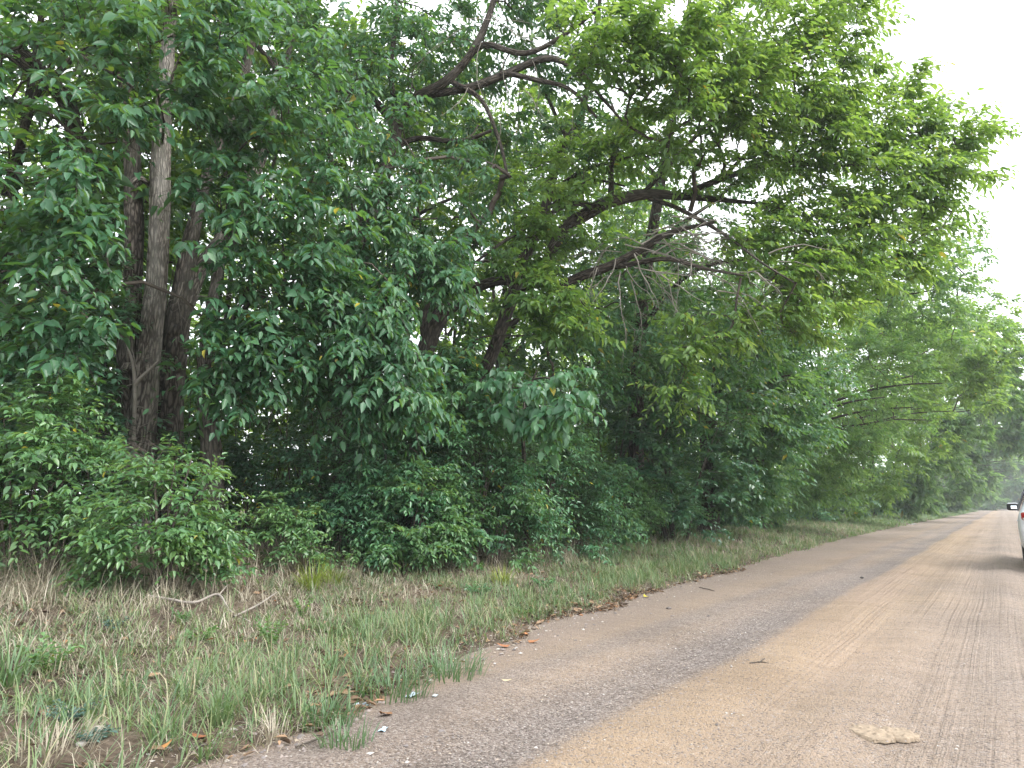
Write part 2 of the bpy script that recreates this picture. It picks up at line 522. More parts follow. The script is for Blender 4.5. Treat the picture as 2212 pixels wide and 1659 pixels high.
def swept(name, pts, mat, org, sides=20, step=0.10, ridge=0.06, flare=0.0, seed=0, wob=0.0):
    """A trunk or limb: a swept tube of given radii with furrows, swellings and a flared foot. pts rows: x y z r."""
    pts = np.asarray(pts, float)
    Ln = np.linalg.norm(np.diff(pts[:, :3], axis=0), axis=1).sum()
    n = int(max(6, min(160, Ln / step)))
    C = catmull(pts, n)
    P, r = C[:, :3], np.maximum(C[:, 3], 0.004)
    s = np.concatenate([[0], np.cumsum(np.linalg.norm(np.diff(P, axis=0), axis=1))])
    if wob:
        P = P + wob * (np.stack([vnoise(s * 0.9, s * 0 + seed, seed=q) for q in (21, 22, 23)], 1) - 0.5)
    T = nrm(np.gradient(P, axis=0))
    x = np.zeros_like(T)
    x0 = nrm(np.cross(T[0], [0.3, 0.9, 0.1]))
    for i in range(n):
        x0 = nrm(x0 - T[i] * np.dot(x0, T[i]))
        x[i] = x0
    y = np.cross(T, x)
    th = np.arange(sides) / sides * 2 * np.pi
    a = np.stack(np.broadcast_arrays(th[None] * 1.0, s[:, None]), -1)
    ca, sa = np.cos(a[..., 0]), np.sin(a[..., 0])
    rr = r[:, None] * np.ones((1, sides))
    low = vnoise(ca * 1.5 + 5, sa * 1.5 + 5, a[..., 1] * 0.8, seed=seed) - 0.5
    mid = vnoise(ca * 4 + 5, sa * 4 + 5, a[..., 1] * 1.6, seed=seed + 1) - 0.5
    fur = vnoise(ca * 9 + 9, sa * 9 + 9, a[..., 1] * 2.6, seed=seed + 2) - 0.5
    rr = rr * (1 + low * 0.28 + mid * 0.20 * (ridge > 0) + fur * ridge * 3.0)
    if flare:
        rr = rr * (1 + flare * np.exp(-s[:, None] / 0.45) * (0.75 + 0.7 * np.maximum(0, np.cos(a[..., 0] * 5 + low * 4))))
    V = P[:, None, :] + x[:, None, :] * (ca * rr)[..., None] + y[:, None, :] * (sa * rr)[..., None]
    i = np.arange(n - 1)[:, None] * sides; j = np.arange(sides)[None]; j2 = (j + 1) % sides
    F = np.stack([i + j, i + j2, i + j2 + sides, i + j + sides], -1).reshape(-1, 4)
    cap = np.array([np.arange(sides) + (n - 1) * sides])
    rm = max(0.03, float(r.mean()))
    uv = np.stack([a[..., 0] * rm, a[..., 1]], -1)
    V = V.reshape(-1, 3) - np.asarray(org)
    return mesh_np(name, V, [F, cap], mat, smooth=True, uv=uv.reshape(-1, 2))


# ------------------------------------------------------------------ branching
def grow(skel, targets, axis_pt, up_bow=0.12, pathw=0.22, rtip=0.0045, rmax=0.05, rg=rng):
    """Joins every target to the skeleton (rows x y z) by the shortest natural way.
    Returns arrays A, B, ra, rb of branch pieces and the direction in which each target's branch arrives."""
    nodes = [np.asarray(q, float) for q in skel]
    ns = len(nodes)
    par = [-1] * ns
    plen = [0.0] * ns
    sk = np.array(nodes)
    d0 = np.min(np.linalg.norm(targets[:, None] - sk[None], axis=2), axis=1)
    order = np.argsort(d0)
    cap = ns + len(targets) * 3
    N = np.zeros((cap, 3)); N[:ns] = sk
    PL = np.zeros(cap)
    cnt = ns
    tips = np.zeros(len(targets), int)
    for k in order:
        p = targets[k]
        d = np.linalg.norm(N[:cnt] - p, axis=1)
        q = int(np.argmin(d + pathw * PL[:cnt] + 0.35 * np.maximum(0, N[:cnt, 2] - p[2])))
        dist = d[q]
        m = 3 if dist > 0.9 else (2 if dist > 0.35 else 1)
        a = N[q].copy()
        prev = q
        jit = rg.normal(0, 0.06 * dist, (m, 3))
        for s in range(1, m + 1):
            f = s / m
            pt = a + (p - a) * f
            if s < m:
                pt = pt + jit[s - 1] + UP * up_bow * dist * math.sin(math.pi * f)
            N[cnt] = pt
            PL[cnt] = PL[prev] + np.linalg.norm(pt - N[prev])
            par.append(prev)
            prev = cnt
            cnt += 1
        tips[k] = prev
    N = N[:cnt]
    par = np.array(par)
    w = np.zeros(cnt)
    np.add.at(w, tips, 1.0)
    for i in range(cnt - 1, ns - 1, -1):
        if par[i] >= 0:
            w[par[i]] += w[i]
    rad = np.minimum(rtip * np.maximum(w, 1) ** 0.52, rmax)
    i = np.arange(ns, cnt)
    A, B = N[par[i]], N[i]
    ra = np.where(par[i] < ns, rad[i] * 1.15, np.minimum(rad[par[i]], rad[i] * 1.5))
    dirs = nrm(N[tips] - N[par[tips]])
    return A, B, ra, rad[i], dirs


def sprays(lv, tw, Bp, D, l, n, L, wr=0.46, droop=0.35, hang=0.35, opp=False, tone=(0.1, 0.9), tip_light=0.15,
           twig_r=0.0035, rg=rng, flat=1.0, out=None, yellow=0.004, tseg=2):
    """Leafy twigs: base points Bp, directions D, lengths l, n leaves each."""
    S = len(Bp)
    if S == 0:
        return
    D = nrm(D)
    l = np.broadcast_to(l, (S,)).astype(float)
    t = (np.arange(n) + 0.7) / n
    if opp:
        t = (np.floor(np.arange(n) / 2) * 2 + 1.2) / n
    t = np.minimum(t, 1.0)
    dr = droop * rg.uniform(0.5, 1.4, S)
    P = Bp[:, None, :] + D[:, None, :] * (l[:, None] * t[None])[..., None]
    P[..., 2] -= (dr * l)[:, None] * t[None] ** 2
    Tn = np.repeat(D[:, None, :], n, 1).copy()
    Tn[..., 2] -= 2 * dr[:, None] * t[None]
    Tn = nrm(Tn)
    side = np.cross(Tn, UP + rg.normal(0, 0.25, (S, 1, 3)))
    side = nrm(side)
    sg = np.where(np.arange(n) % 2 == 0, 1.0, -1.0)[None, :, None]
    fw = rg.uniform(0.35, 0.8, (S, n, 1))
    Ld = Tn * fw + side * sg * rg.uniform(0.6, 1.0, (S, n, 1)) + rg.normal(0, 0.16, (S, n, 3))
    Ld[:, -1] = Tn[:, -1] + rg.normal(0, 0.15, (S, 3))
    Ld[..., 2] -= hang * rg.uniform(0.3, 1.5, (S, n))
    Ld = nrm(Ld)
    N0 = UP * flat + rg.normal(0, 0.42, (S, n, 3))
    if out is not None:
        N0 = N0 + np.asarray(out) * 0.45
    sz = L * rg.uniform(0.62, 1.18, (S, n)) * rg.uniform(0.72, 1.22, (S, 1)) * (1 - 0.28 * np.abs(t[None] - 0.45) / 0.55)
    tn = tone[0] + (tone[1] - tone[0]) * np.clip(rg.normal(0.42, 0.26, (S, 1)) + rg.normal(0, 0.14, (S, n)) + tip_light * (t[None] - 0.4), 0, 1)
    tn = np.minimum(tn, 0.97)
    yl = rg.random((S, n)) < yellow
    tn = np.where(yl, 1.0, tn)
    P = P + Ld * (sz * 0.14)[..., None]
    lv.add(P.reshape(-1, 3), Ld.reshape(-1, 3), N0.reshape(-1, 3), sz.reshape(-1), sz.reshape(-1) * wr * rg.uniform(0.75, 1.2, S * n), tn.reshape(-1))
    if tw is not None:
        prev = Bp
        for a, b in (((0, 0.5), (0.5, 1.0)) if tseg == 2 else ((0, .95),)):
            q = Bp + D * (l * b)[:, None]
            q[:, 2] -= dr * l * b ** 2
            tw.add(prev, q, twig_r * (1 - a * 0.6), twig_r * (1 - b * 0.6))
            prev = q


def in_ellipsoids(clumps, density, rg=rng, shell=0.55, clumpy=0.0, seed=0):
    """Random points in ellipsoids; clumps rows (centre, (rx, ry, rz)), density points per unit."""
    out, cen = [], []
    for c, rad, n in clumps:
        n = int(n * density)
        d = nrm(rg.normal(0, 1, (n * 2, 3)))
        rr = rg.random(n * 2) ** (1 / 3) * (1 - shell) + shell * rg.uniform(0.8, 1.0, n * 2)
        p = np.asarray(c) + d * rr[:, None] * np.asarray(rad)
        if clumpy:
            keep = vnoise(p[:, 0] * clumpy, p[:, 1] * clumpy, p[:, 2] * clumpy * 1.4, seed=seed) + rg.normal(0, 0.08, n * 2)
            o = np.argsort(-keep)[:n]
            p = p[o]
        else:
            p = p[:n]
        out.append(p)
        cen.append(np.repeat(np.asarray(c)[None], len(p), 0))
    return np.concatenate(out), np.concatenate(cen)


def sample_line(pts, step=0.3):
    pts = np.asarray(pts, float)
    Ln = np.linalg.norm(np.diff(pts[:, :3], axis=0), axis=1).sum()
    return catmull(pts, max(4, int(Ln / step)))


def build_tree(name, label, org, trunks, limbs, clumps, leaf, group=None, dens=1.0, fan=4, nleaf=9, leafL=0.13, wr=0.46, lod=1,
               spray_l=(0.35, 0.7), droop=0.35, hang=0.35, bark=None, twig=None, parts=0, seed=1, tone=(0.1, 0.9),
               shell=0.5, outw=(0.55, -0.25, 0.25), trunk_sides=20, clumpy=0.0, twigs_on=True, flare=0.5, dead=None, rtip=0.0042,
               skel_lo=2.2, opp=False, cat='tree', twig_r=0.0035, yellow=0.004, ridge=0.06, step=0.10, rmax=0.06, snags=(), trunks_dark=()):
    rg = np.random.default_rng(seed)
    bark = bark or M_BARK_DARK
    twig = twig or M_TWIG
    root = empty(name, org, label, cat, group)
    org = np.asarray(org, float)
    skel = []
    for k, t in enumerate(trunks):
        link('trunk', swept('trunk', t, bark, org, sides=trunk_sides, flare=flare, seed=seed * 7 + k, ridge=ridge, step=step), root)
        s = sample_line(t)[:, :3]
        skel.append(s[s[:, 2] > skel_lo])
    for k, t in enumerate(trunks_dark):
        link('trunk', swept('trunk', t, M_BARK_MID, org, sides=trunk_sides, flare=flare if k > 0 else 0, seed=seed * 7 + 20 + k, ridge=ridge, step=step), root)
        s = sample_line(t)[:, :3]
        skel.append(s[s[:, 2] > skel_lo])
    for k, t in enumerate(limbs):
        link('limb', swept('limb', t, bark, org, sides=10 if lod < 2 else 6, ridge=ridge * 0.7, seed=seed * 7 + 40 + k, step=0.14 if lod < 2 else .4, wob=0.12), root)
        skel.append(sample_line(t, 0.25)[:, :3])
    for k, t in enumerate(snags):
        link('dead_stem', swept('dead_stem', t, M_DEAD, org, sides=8, ridge=.05, seed=seed + 90 + k, step=.05), root)
    skel = np.concatenate(skel)
    if not len(skel):
        skel = sample_line(trunks[0])[-3:, :3]
    tg, cen = in_ellipsoids(clumps, dens, rg, shell, clumpy, seed)
    km = gap_mask(tg, rg)
    tg, cen = tg[km], cen[km]
    A, B, ra, rb, dirs = grow(skel, tg, org, rtip=rtip, rg=rg, rmax=rmax)
    lv, tw = Leaves(), Tubes()
    tw.add(A, B, ra, rb)
    ow = np.asarray(outw, float)
    hz = tg - org; hz[:, 2] = 0
    for f in range(fan):
        m = len(tg)
        d = dirs * 0.55 + nrm(tg - cen) * 0.35 + nrm(hz) * 0.15 + ow * 0.6 + rg.normal(0, 0.45, (m, 3))
        d[:, 2] = d[:, 2] * 0.6 + 0.12
        l = rg.uniform(spray_l[0], spray_l[1], m)
        back = tg - dirs * (f * 0.06)
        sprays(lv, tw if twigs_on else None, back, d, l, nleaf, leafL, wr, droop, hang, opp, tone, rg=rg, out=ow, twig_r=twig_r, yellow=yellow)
    lv.cat()
    keep = None
    if parts:
        keep = leaf_parts(lv, leaf, root, parts)
    c = link('crown', lv.mesh('crown', leaf, lod, org, keep), root)
    c['kind'] = 'stuff'
    t = link('twigs', tw.mesh('twigs', twig, org, 3), root)
    t['kind'] = 'stuff'
    if dead is not None:
        dw = Tubes()
        dead_twigs(dw, dead, rg)
        t = link('dead_twigs', dw.mesh('dead_twigs', M_DEAD, org, 4), root)
        t['kind'] = 'stuff'
    return root


def dead_twigs(tb, starts, rg):
    """Bare hanging twigs: starts rows (point, direction, length, radius)."""
    for p, d, l, r in starts:
        p = np.asarray(p, float); d = nrm(np.asarray(d, float) + rg.normal(0, 0.25, 3))
        n = 8
        prev = p
        for i in range(n):
            d = nrm(d + rg.normal(0, 0.17, 3) + np.array([0, 0, -0.07]))
            q = prev + d * l / n
            rr0, rr1 = r * (1 - i / n * 0.8), r * (1 - (i + 1) / n * 0.8)
            tb.add(prev, q, rr0, rr1)
            if i > 0:
                for _ in range(rg.integers(0, 3)):
                    e = nrm(d + rg.normal(0, 0.6, 3)); s0 = q; sl = l * rg.uniform(0.12, 0.4) * (1 - i / n * 0.5)
                    for j in range(3):
                        e = nrm(e + rg.normal(0, 0.22, 3) + np.array([0, 0, -0.1]))
                        s1 = s0 + e * sl / 3
                        tb.add(s0, s1, rr1 * 0.55 * (1 - j * 0.25), rr1 * 0.55 * (0.75 - j * 0.25))
                        if j == 1:
                            e2 = nrm(e + rg.normal(0, 0.6, 3))
                            tb.add(s1, s1 + e2 * sl * 0.4, rr1 * 0.3, rr1 * 0.12)
                        s0 = s1
            prev = q


# ------------------------------------------------------------------ ground, road
def soil_mat():
    m, nt, out = new_mat('bank_soil')
    k = nt.links.new
    tcn = nt.nodes.new('ShaderNodeTexCoord')
    n1 = nt.nodes.new('ShaderNodeTexNoise'); n1.inputs['Scale'].default_value = 1.1; n1.inputs['Detail'].default_value = 8; n1.inputs['Roughness'].default_value = 0.65
    n2 = nt.nodes.new('ShaderNodeTexNoise'); n2.inputs['Scale'].default_value = 28; n2.inputs['Detail'].default_value = 6
    n3 = nt.nodes.new('ShaderNodeTexVoronoi'); n3.inputs['Scale'].default_value = 60
    c1 = ramp(nt, [(0.32, (0.055, 0.042, 0.033)), (0.5, (0.105, 0.083, 0.064)), (0.7, (0.19, 0.155, 0.122))])
    c2 = ramp(nt, [(0.3, (0.55, 0.52, 0.5)), (0.7, (1.25, 1.2, 1.15))])
    mxn = nt.nodes.new('ShaderNodeMix'); mxn.data_type = 'RGBA'; mxn.blend_type = 'MULTIPLY'; mxn.inputs[0].default_value = 1
    b = nt.nodes.new('ShaderNodeBump'); b.inputs['Strength'].default_value = 0.7; b.inputs['Distance'].default_value = 0.03
    p = nt.nodes.new('ShaderNodeBsdfPrincipled'); p.inputs['Roughness'].default_value = 0.95; p.inputs['Specular IOR Level'].default_value = 0.2
    for n in (n1, n2, n3):
        k(tcn.outputs['Object'], n.inputs['Vector'])
    k(n1.outputs['Fac'], c1.inputs['Fac']); k(n2.outputs['Fac'], c2.inputs['Fac'])
    k(c1.outputs['Color'], mxn.inputs[6]); k(c2.outputs['Color'], mxn.inputs[7]); k(mxn.outputs[2], p.inputs['Base Color'])
    k(n2.outputs['Fac'], b.inputs['Height']); k(b.outputs[0], p.inputs['Normal']); k(p.outputs[0], out.inputs['Surface'])
    return m


def road_mat():
    m, nt, out = new_mat('dirt_road')
    k = nt.links.new
    N = nt.nodes.new

    def math_(op, a=None, b=None, c=None, clamp=False):
        n = N('ShaderNodeMath'); n.operation = op; n.use_clamp = clamp
        for i, q in enumerate((a, b, c)):
            if q is None: continue
            if isinstance(q, (int, float)): n.inputs[i].default_value = q
            else: k(q, n.inputs[i])
        return n.outputs[0]

    def noise(vec, scale, detail=4, rough=0.55):
        n = N('ShaderNodeTexNoise'); n.inputs['Scale'].default_value = scale; n.inputs['Detail'].default_value = detail; n.inputs['Roughness'].default_value = rough
        k(vec, n.inputs['Vector']); return n.outputs['Fac']

    def mapped(v, sx, sy, off=0.0):
        n = N('ShaderNodeMapping'); n.inputs['Scale'].default_value = (sx, sy, 1); n.inputs['Location'].default_value = (off, 0, 0)
        k(v, n.inputs['Vector']); return n.outputs[0]

    def mixc(f, a, b, mode='MIX'):
        n = N('ShaderNodeMix'); n.data_type = 'RGBA'; n.blend_type = mode
        if isinstance(f, (int, float)): n.inputs[0].default_value = f
        else: k(f, n.inputs[0])
        for i, q in ((6, a), (7, b)):
            if isinstance(q, tuple): n.inputs[i].default_value = (*q, 1)
            else: k(q, n.inputs[i])
        return n.outputs[2]
    tcn = N('ShaderNodeTexCoord'); ob = tcn.outputs['Object']
    sep = N('ShaderNodeSeparateXYZ'); k(ob, sep.inputs[0])
    X, Y = sep.outputs[0], sep.outputs[1]
    # lanes: the wander of the wheel lines along the road
    wob = math_('MULTIPLY', math_('SUBTRACT', noise(mapped(ob, 0.25, 0.10), 1.0, 2), 0.5), 0.9)
    xw = math_('ADD', X, wob)
    lane = N('ShaderNodeFloatCurve')
    xn = math_('DIVIDE', math_('ADD', xw, 6.0), 12.0, clamp=True)
    cv = lane.mapping.curves[0]
    # 0 = loose grey gravel, 1 = bare tan clay
    pts = [(0.0, .3), (0.18, .35), (0.235, .68), (0.262, .22), (0.285, .42), (0.318, .05), (0.332, .10), (0.345, .85), (0.365, 1.0), (0.40, .90), (0.425, .84), (0.455, .72), (0.49, .58), (0.53, .62), (0.58, .55), (0.66, .8), (0.75, .3), (1.0, .3)]
    while len(cv.points) < len(pts): cv.points.new(0.5, 0.5)
    for q, (a, b) in zip(cv.points, pts): q.location = (a, b)
    lane.mapping.update()
    k(xn, lane.inputs['Value'])
    blot = noise(mapped(ob, 0.9, 0.35), 1.0, 6, 0.6)
    clay = math_('ADD', lane.outputs[0], math_('MULTIPLY', math_('SUBTRACT', blot, 0.5), 1.1), clamp=True)
    # colours
    grain = noise(ob, 55, 8, 0.75)
    vor = N('ShaderNodeTexVoronoi'); vor.inputs['Scale'].default_value = 95; k(ob, vor.inputs['Vector'])
    vor2 = N('ShaderNodeTexVoronoi'); vor2.inputs['Scale'].default_value = 38; k(ob, vor2.inputs['Vector'])
    vsep = N('ShaderNodeSeparateColor'); k(vor.outputs['Color'], vsep.inputs[0])
    gravel = ramp(nt, [(0.0, (0.085, 0.070, 0.066)), (0.35, (0.188, 0.154, 0.139)), (0.7, (0.265, 0.222, 0.200)), (1.0, (0.38, 0.34, 0.315))])
    k(vsep.outputs[0], gravel.inputs['Fac'])
    far_c = ramp(nt, [(0.36, (0.295, 0.214, 0.146)), (0.62, (0.375, 0.281, 0.197))])
    k(grain, far_c.inputs['Fac'])
    pink = noise(mapped(ob, 0.6, 0.12, 3.3), 1.0, 4)
    pr = N('ShaderNodeMapRange'); pr.inputs[1].default_value = 0.45; pr.inputs[2].default_value = 0.62; k(pink, pr.inputs[0])
    clayc = mixc(math_('MULTIPLY', pr.outputs[0], 0.8), far_c.outputs['Color'], (0.34, 0.252, 0.193))
    # towards the right the clay is paler and pinker
    rl = N('ShaderNodeMapRange'); rl.inputs[1].default_value = -1.5; rl.inputs[2].default_value = -0.2; k(xw, rl.inputs[0])
    clayc = mixc(math_('MULTIPLY', rl.outputs[0], 0.85), clayc, (0.365, 0.286, 0.226))
    base_c = mixc(clay, gravel.outputs['Color'], clayc)
    # loose grains on the clay
    speck = math_('GREATER_THAN', vsep.outputs[1], math_('ADD', math_('MULTIPLY', clay, 0.26), 0.55))
    sp2 = math_('MULTIPLY', speck, 0.75)
    base_c = mixc(sp2, base_c, gravel.outputs['Color'])
    # wheel grooves: fine lines running with the road
    tv = N('ShaderNodeCombineXYZ'); k(math_('MULTIPLY', math_('ADD', X, math_('MULTIPLY', wob, 0.25)), 1.0), tv.inputs[0]); k(Y, tv.inputs[1])
    lines = noise(mapped(tv.outputs[0], 20, 0.06), 1.0, 3, 0.7)
    lines2 = noise(mapped(tv.outputs[0], 46, 0.10, 7.7), 1.0, 2, 0.6)
    ln = math_('ADD', math_('MULTIPLY', lines, 0.6), math_('MULTIPLY', lines2, 0.4))
    gate = noise(mapped(ob, 0.9, 0.05, 1.7), 1.0, 2)
    gr = N('ShaderNodeMapRange'); gr.inputs[1].default_value = 0.36; gr.inputs[2].default_value = 0.50; k(gate, gr.inputs[0])
    xr = N('ShaderNodeMapRange'); xr.inputs[1].default_value = -2.5; xr.inputs[2].default_value = -1.75; k(X, xr.inputs[0])
    brk = N('ShaderNodeMapRange'); brk.inputs[1].default_value = 0.38; brk.inputs[2].default_value = 0.56; brk.inputs[3].default_value = 0.3; k(noise(mapped(ob, 2.2, 0.45, 4.4), 1.0, 3), brk.inputs[0])
    gatef = math_('MULTIPLY', math_('MULTIPLY', math_('MAXIMUM', gr.outputs[0], 0.5), brk.outputs[0]), math_('MULTIPLY_ADD', xr.outputs[0], 0.85, 0.15))
    lr = ramp(nt, [(0.33, (0.70, 0.68, 0.67)), (0.45, (0.95, 0.95, 0.95)), (0.60, (1.10, 1.10, 1.10))])
    k(ln, lr.inputs['Fac'])
    base_c = mixc(math_('MULTIPLY', gatef, 0.9), base_c, lr.outputs['Color'], 'MULTIPLY')
    # cross ripples of the washboard
    rip = noise(mapped(ob, 0.9, 7.0, 2.2), 1.0, 3)
    rr = ramp(nt, [(0.35, (0.90, 0.89, 0.88)), (0.65, (1.06, 1.06, 1.06))]); k(rip, rr.inputs['Fac'])
    base_c = mixc(0.75, base_c, rr.outputs['Color'], 'MULTIPLY')
    # worn and dusty patches, and breaks in the tyre lines
    pt = noise(mapped(ob, 0.7, 0.5, 9.1), 1.0, 7, 0.62)
    pr2 = ramp(nt, [(0.34, (0.84, 0.83, 0.82)), (0.52, (1.0, 1.0, 1.0)), (0.70, (1.09, 1.08, 1.07))]); k(pt, pr2.inputs['Fac'])
    base_c = mixc(0.9, base_c, pr2.outputs['Color'], 'MULTIPLY')
    # damp, leaf-stained soil along the verge (x -3 .. -4.5)
    vg = N('ShaderNodeMapRange'); vg.inputs[1].default_value = -2.75; vg.inputs[2].default_value = -3.7
    k(math_('ADD', X, math_('MULTIPLY', math_('SUBTRACT', blot, 0.5), 1.2)), vg.inputs[0])
    base_c = mixc(math_('MULTIPLY', vg.outputs[0], 0.55), base_c, (0.24, 0.19, 0.155))
    p = N('ShaderNodeBsdfPrincipled'); p.inputs['Roughness'].default_value = 0.93; p.inputs['Specular IOR Level'].default_value = 0.25
    k(base_c, p.inputs['Base Color'])
    hgt = math_('ADD', math_('MULTIPLY', math_('SUBTRACT', 1.0, vor.outputs['Distance']), 0.012), math_('MULTIPLY', grain, 0.012))
    hgt = math_('ADD', hgt, math_('MULTIPLY', math_('MULTIPLY', ln, gatef), 0.045))
    hgt = math_('ADD', hgt, math_('MULTIPLY', math_('SUBTRACT', 1.0, vor2.outputs['Distance']), 0.006))
    hgt = math_('ADD', hgt, math_('MULTIPLY', rip, 0.02))
    b = N('ShaderNodeBump'); b.inputs['Strength'].default_value = 0.9; b.inputs['Distance'].default_value = 1.0
    k(hgt, b.inputs['Height']); k(b.outputs[0], p.inputs['Normal'])
    k(p.outputs[0], out.inputs['Surface'])
    return m


M_SOIL = soil_mat()
M_ROAD = road_mat()


def sheet(name, xs, ys, zf, mat):
    Xg, Yg = xs, ys
    Zg = zf(Xg, Yg)
    ny, nx = Xg.shape
    V = np.stack([Xg, Yg, Zg], -1).reshape(-1, 3)
    i = np.arange(ny - 1)[:, None] * nx; j = np.arange(nx - 1)[None]
    F = np.stack([i + j, i + j + 1, i + j + 1 + nx, i + j + nx], -1).reshape(-1, 4)
    o = link(name, mesh_np(name, V, F, mat, smooth=True))
    o['kind'] = 'structure'
    return o


ys = np.concatenate([np.linspace(-60, -4, 15), np.arange(-3, 16, 0.2), np.arange(16, 70, 1.0), np.linspace(70, 200, 40), np.linspace(220, 1500, 30)])
tt = np.concatenate([[-900, -300, -120, -60, -40, -30, -24, -20], np.arange(-17, -9, 0.5), np.arange(-9, -0.6, 0.22), [-0.6, -0.45, -0.3, -0.18, -0.08, 0.02, 0.12, 0.25, 0.5, 1, 2, 4, 6, 7.3, 7.8, 8.2, 8.7, 9.5, 11, 14, 18, 26, 40, 80, 200, 500, 900]])
Yg, Tg = np.meshgrid(ys, tt, indexing='ij')
sheet('ground', edge_x(Yg) + Tg, Yg, lambda x, y: terr(x, y), M_SOIL)

ys2 = np.concatenate([np.linspace(-60, -4, 15), np.arange(-1, 12, 0.12), np.arange(12, 40, 0.5), np.linspace(40, 200, 60), np.linspace(215, 1200, 20)])
uu = np.concatenate([np.linspace(0, 0.15, 10)[:-1], np.linspace(0.15, 1, 48)])
Yr, Ur = np.meshgrid(ys2, uu, indexing='ij')
xl = edge_x(Yr) - 0.45
Xr = xl + (ROAD_R + 0.5 - xl) * Ur


def road_z(x, y):
    w = np.clip((x - xl) * 1.5, 0, 1)
    ruts = 0.0
    for xc, dp, wd in ((-2.25, 0.018, 0.30), (-1.15, 0.030, 0.22), (-0.55, 0.022, 0.25), (0.35, 0.028, 0.22), (1.75, 0.025, 0.25)):
        xx = x - xc - 0.22 * (vnoise(y * 0.10, y * 0 + xc, seed=31) - 0.5)
        ruts = ruts - dp * np.exp(-(xx / wd) ** 2) + dp * 0.5 * np.exp(-((np.abs(xx) - wd * 1.7) / (wd * 0.6)) ** 2)
    fine = 0.02 * (vnoise(x * 2.3, y * 0.8, seed=32) - 0.5) + 0.008 * (vnoise(x * 9, y * 5, seed=33) - 0.5)
    return (ruts + fine) * w + 0.004


sheet('road', Xr, Yr, road_z, M_ROAD)


# ------------------------------------------------------------------ gravel along the road
def scatter_stones(name, n, fn, size, mat, seed):
    rg = np.random.default_rng(seed)
    P = fn(rg, n)
    n = len(P)
    O = np.array([[1, 0, 0], [-1, 0, 0], [0, 1, 0], [0, -1, 0], [0, 0, .8], [0, 0, -.6]], float)
    F0 = np.array([[0, 2, 4], [2, 1, 4], [1, 3, 4], [3, 0, 4]])
    O = O[:5]
    s = size[0] * (size[1] / size[0]) ** (rg.random(n) ** 2.2)
    V0 = O[None] * rg.uniform(0.65, 1.3, (n, 5, 1)) * np.stack([rg.uniform(.8, 1.3, n), rg.uniform(.8, 1.3, n), rg.uniform(.5, .9, n)], -1)[:, None]
    a = rg.uniform(0, 6.28, n)
    ca, sa = np.cos(a)[:, None], np.sin(a)[:, None]
    x = V0[..., 0] * ca - V0[..., 1] * sa; y = V0[..., 0] * sa + V0[..., 1] * ca
    V = np.stack([x, y, V0[..., 2]], -1) * s[:, None, None] + P[:, None]
    F = (F0[None] + (np.arange(n) * 5)[:, None, None]).reshape(-1, 3)
    o = link(name, mesh_np(name, V.reshape(-1, 3), F, mat, tone=np.repeat(rg.random(n), 5)))
    return tag(o, kind='stuff')


def stone_mat():
    m, nt, out = new_mat('road_stone')
    a = nt.nodes.new('ShaderNodeAttribute'); a.attribute_name = 'tone'
    c = ramp(nt, [(0.0, (0.104, 0.092, 0.088)), (0.3, (0.216, 0.188, 0.180)), (0.6, (0.288, 0.240, 0.220)), (0.85, (0.344, 0.280, 0.216)), (1.0, (0.464, 0.448, 0.432))])
    p = nt.nodes.new('ShaderNodeBsdfPrincipled'); p.inputs['Roughness'].default_value = 0.85; p.inputs['Specular IOR Level'].default_value = 0.3
    nt.links.new(a.outputs['Fac'], c.inputs['Fac']); nt.links.new(c.outputs['Color'], p.inputs['Base Color']); nt.links.new(p.outputs[0], out.inputs['Surface'])
    return m


M_STONE = stone_mat()


def st_edge(rg, n):
    y = 0.8 + 26 * rg.random(n) ** 1.8
    x = edge_x(y) + np.abs(rg.normal(0.05, 0.45, n)) - 0.25
    z = np.maximum(terr(x, y), 0.004)
    return np.stack([x, y, z], -1)


def st_band(rg, n):
    y = 1.2 + 13 * rg.random(n) ** 1.6
    lane = rg.choice([-2.55, -2.2, -1.75, -0.75, 0.1, 0.6], n, p=[.18, .30, .2, .14, .10, .08])
    x = lane + rg.normal(0, 0.22, n) + 0.4 * (vnoise(y * 0.3, y * 0, seed=44) - 0.5)
    return np.stack([x, y, np.full(n, 0.006)], -1)


scatter_stones('edge_gravel', 6000, st_edge, (0.004, 0.020), M_STONE, 61)
scatter_stones('road_gravel', 13000, st_band, (0.0025, 0.010), M_STONE, 62)
# ------------------------------------------------------------------ trees of the near row
TREES = 'trees in the row along the left bank of the road'


def poly(rows):
    """Rows (u, v, range, radius) to points of a trunk or limb."""
    return np.array([[*at(u, v, r), q] for u, v, r, q in rows])


def from_base(u, r, rad, rows, sink=0.15):
    b = base(u, r, sink)
    return np.vstack([[*b, rad], poly(rows)])


def cl(u, v, r, rad, n, fl=0.75):
    rad = (rad, rad, rad * fl) if np.isscalar(rad) else rad
    return (at(u, v, r), rad, n)


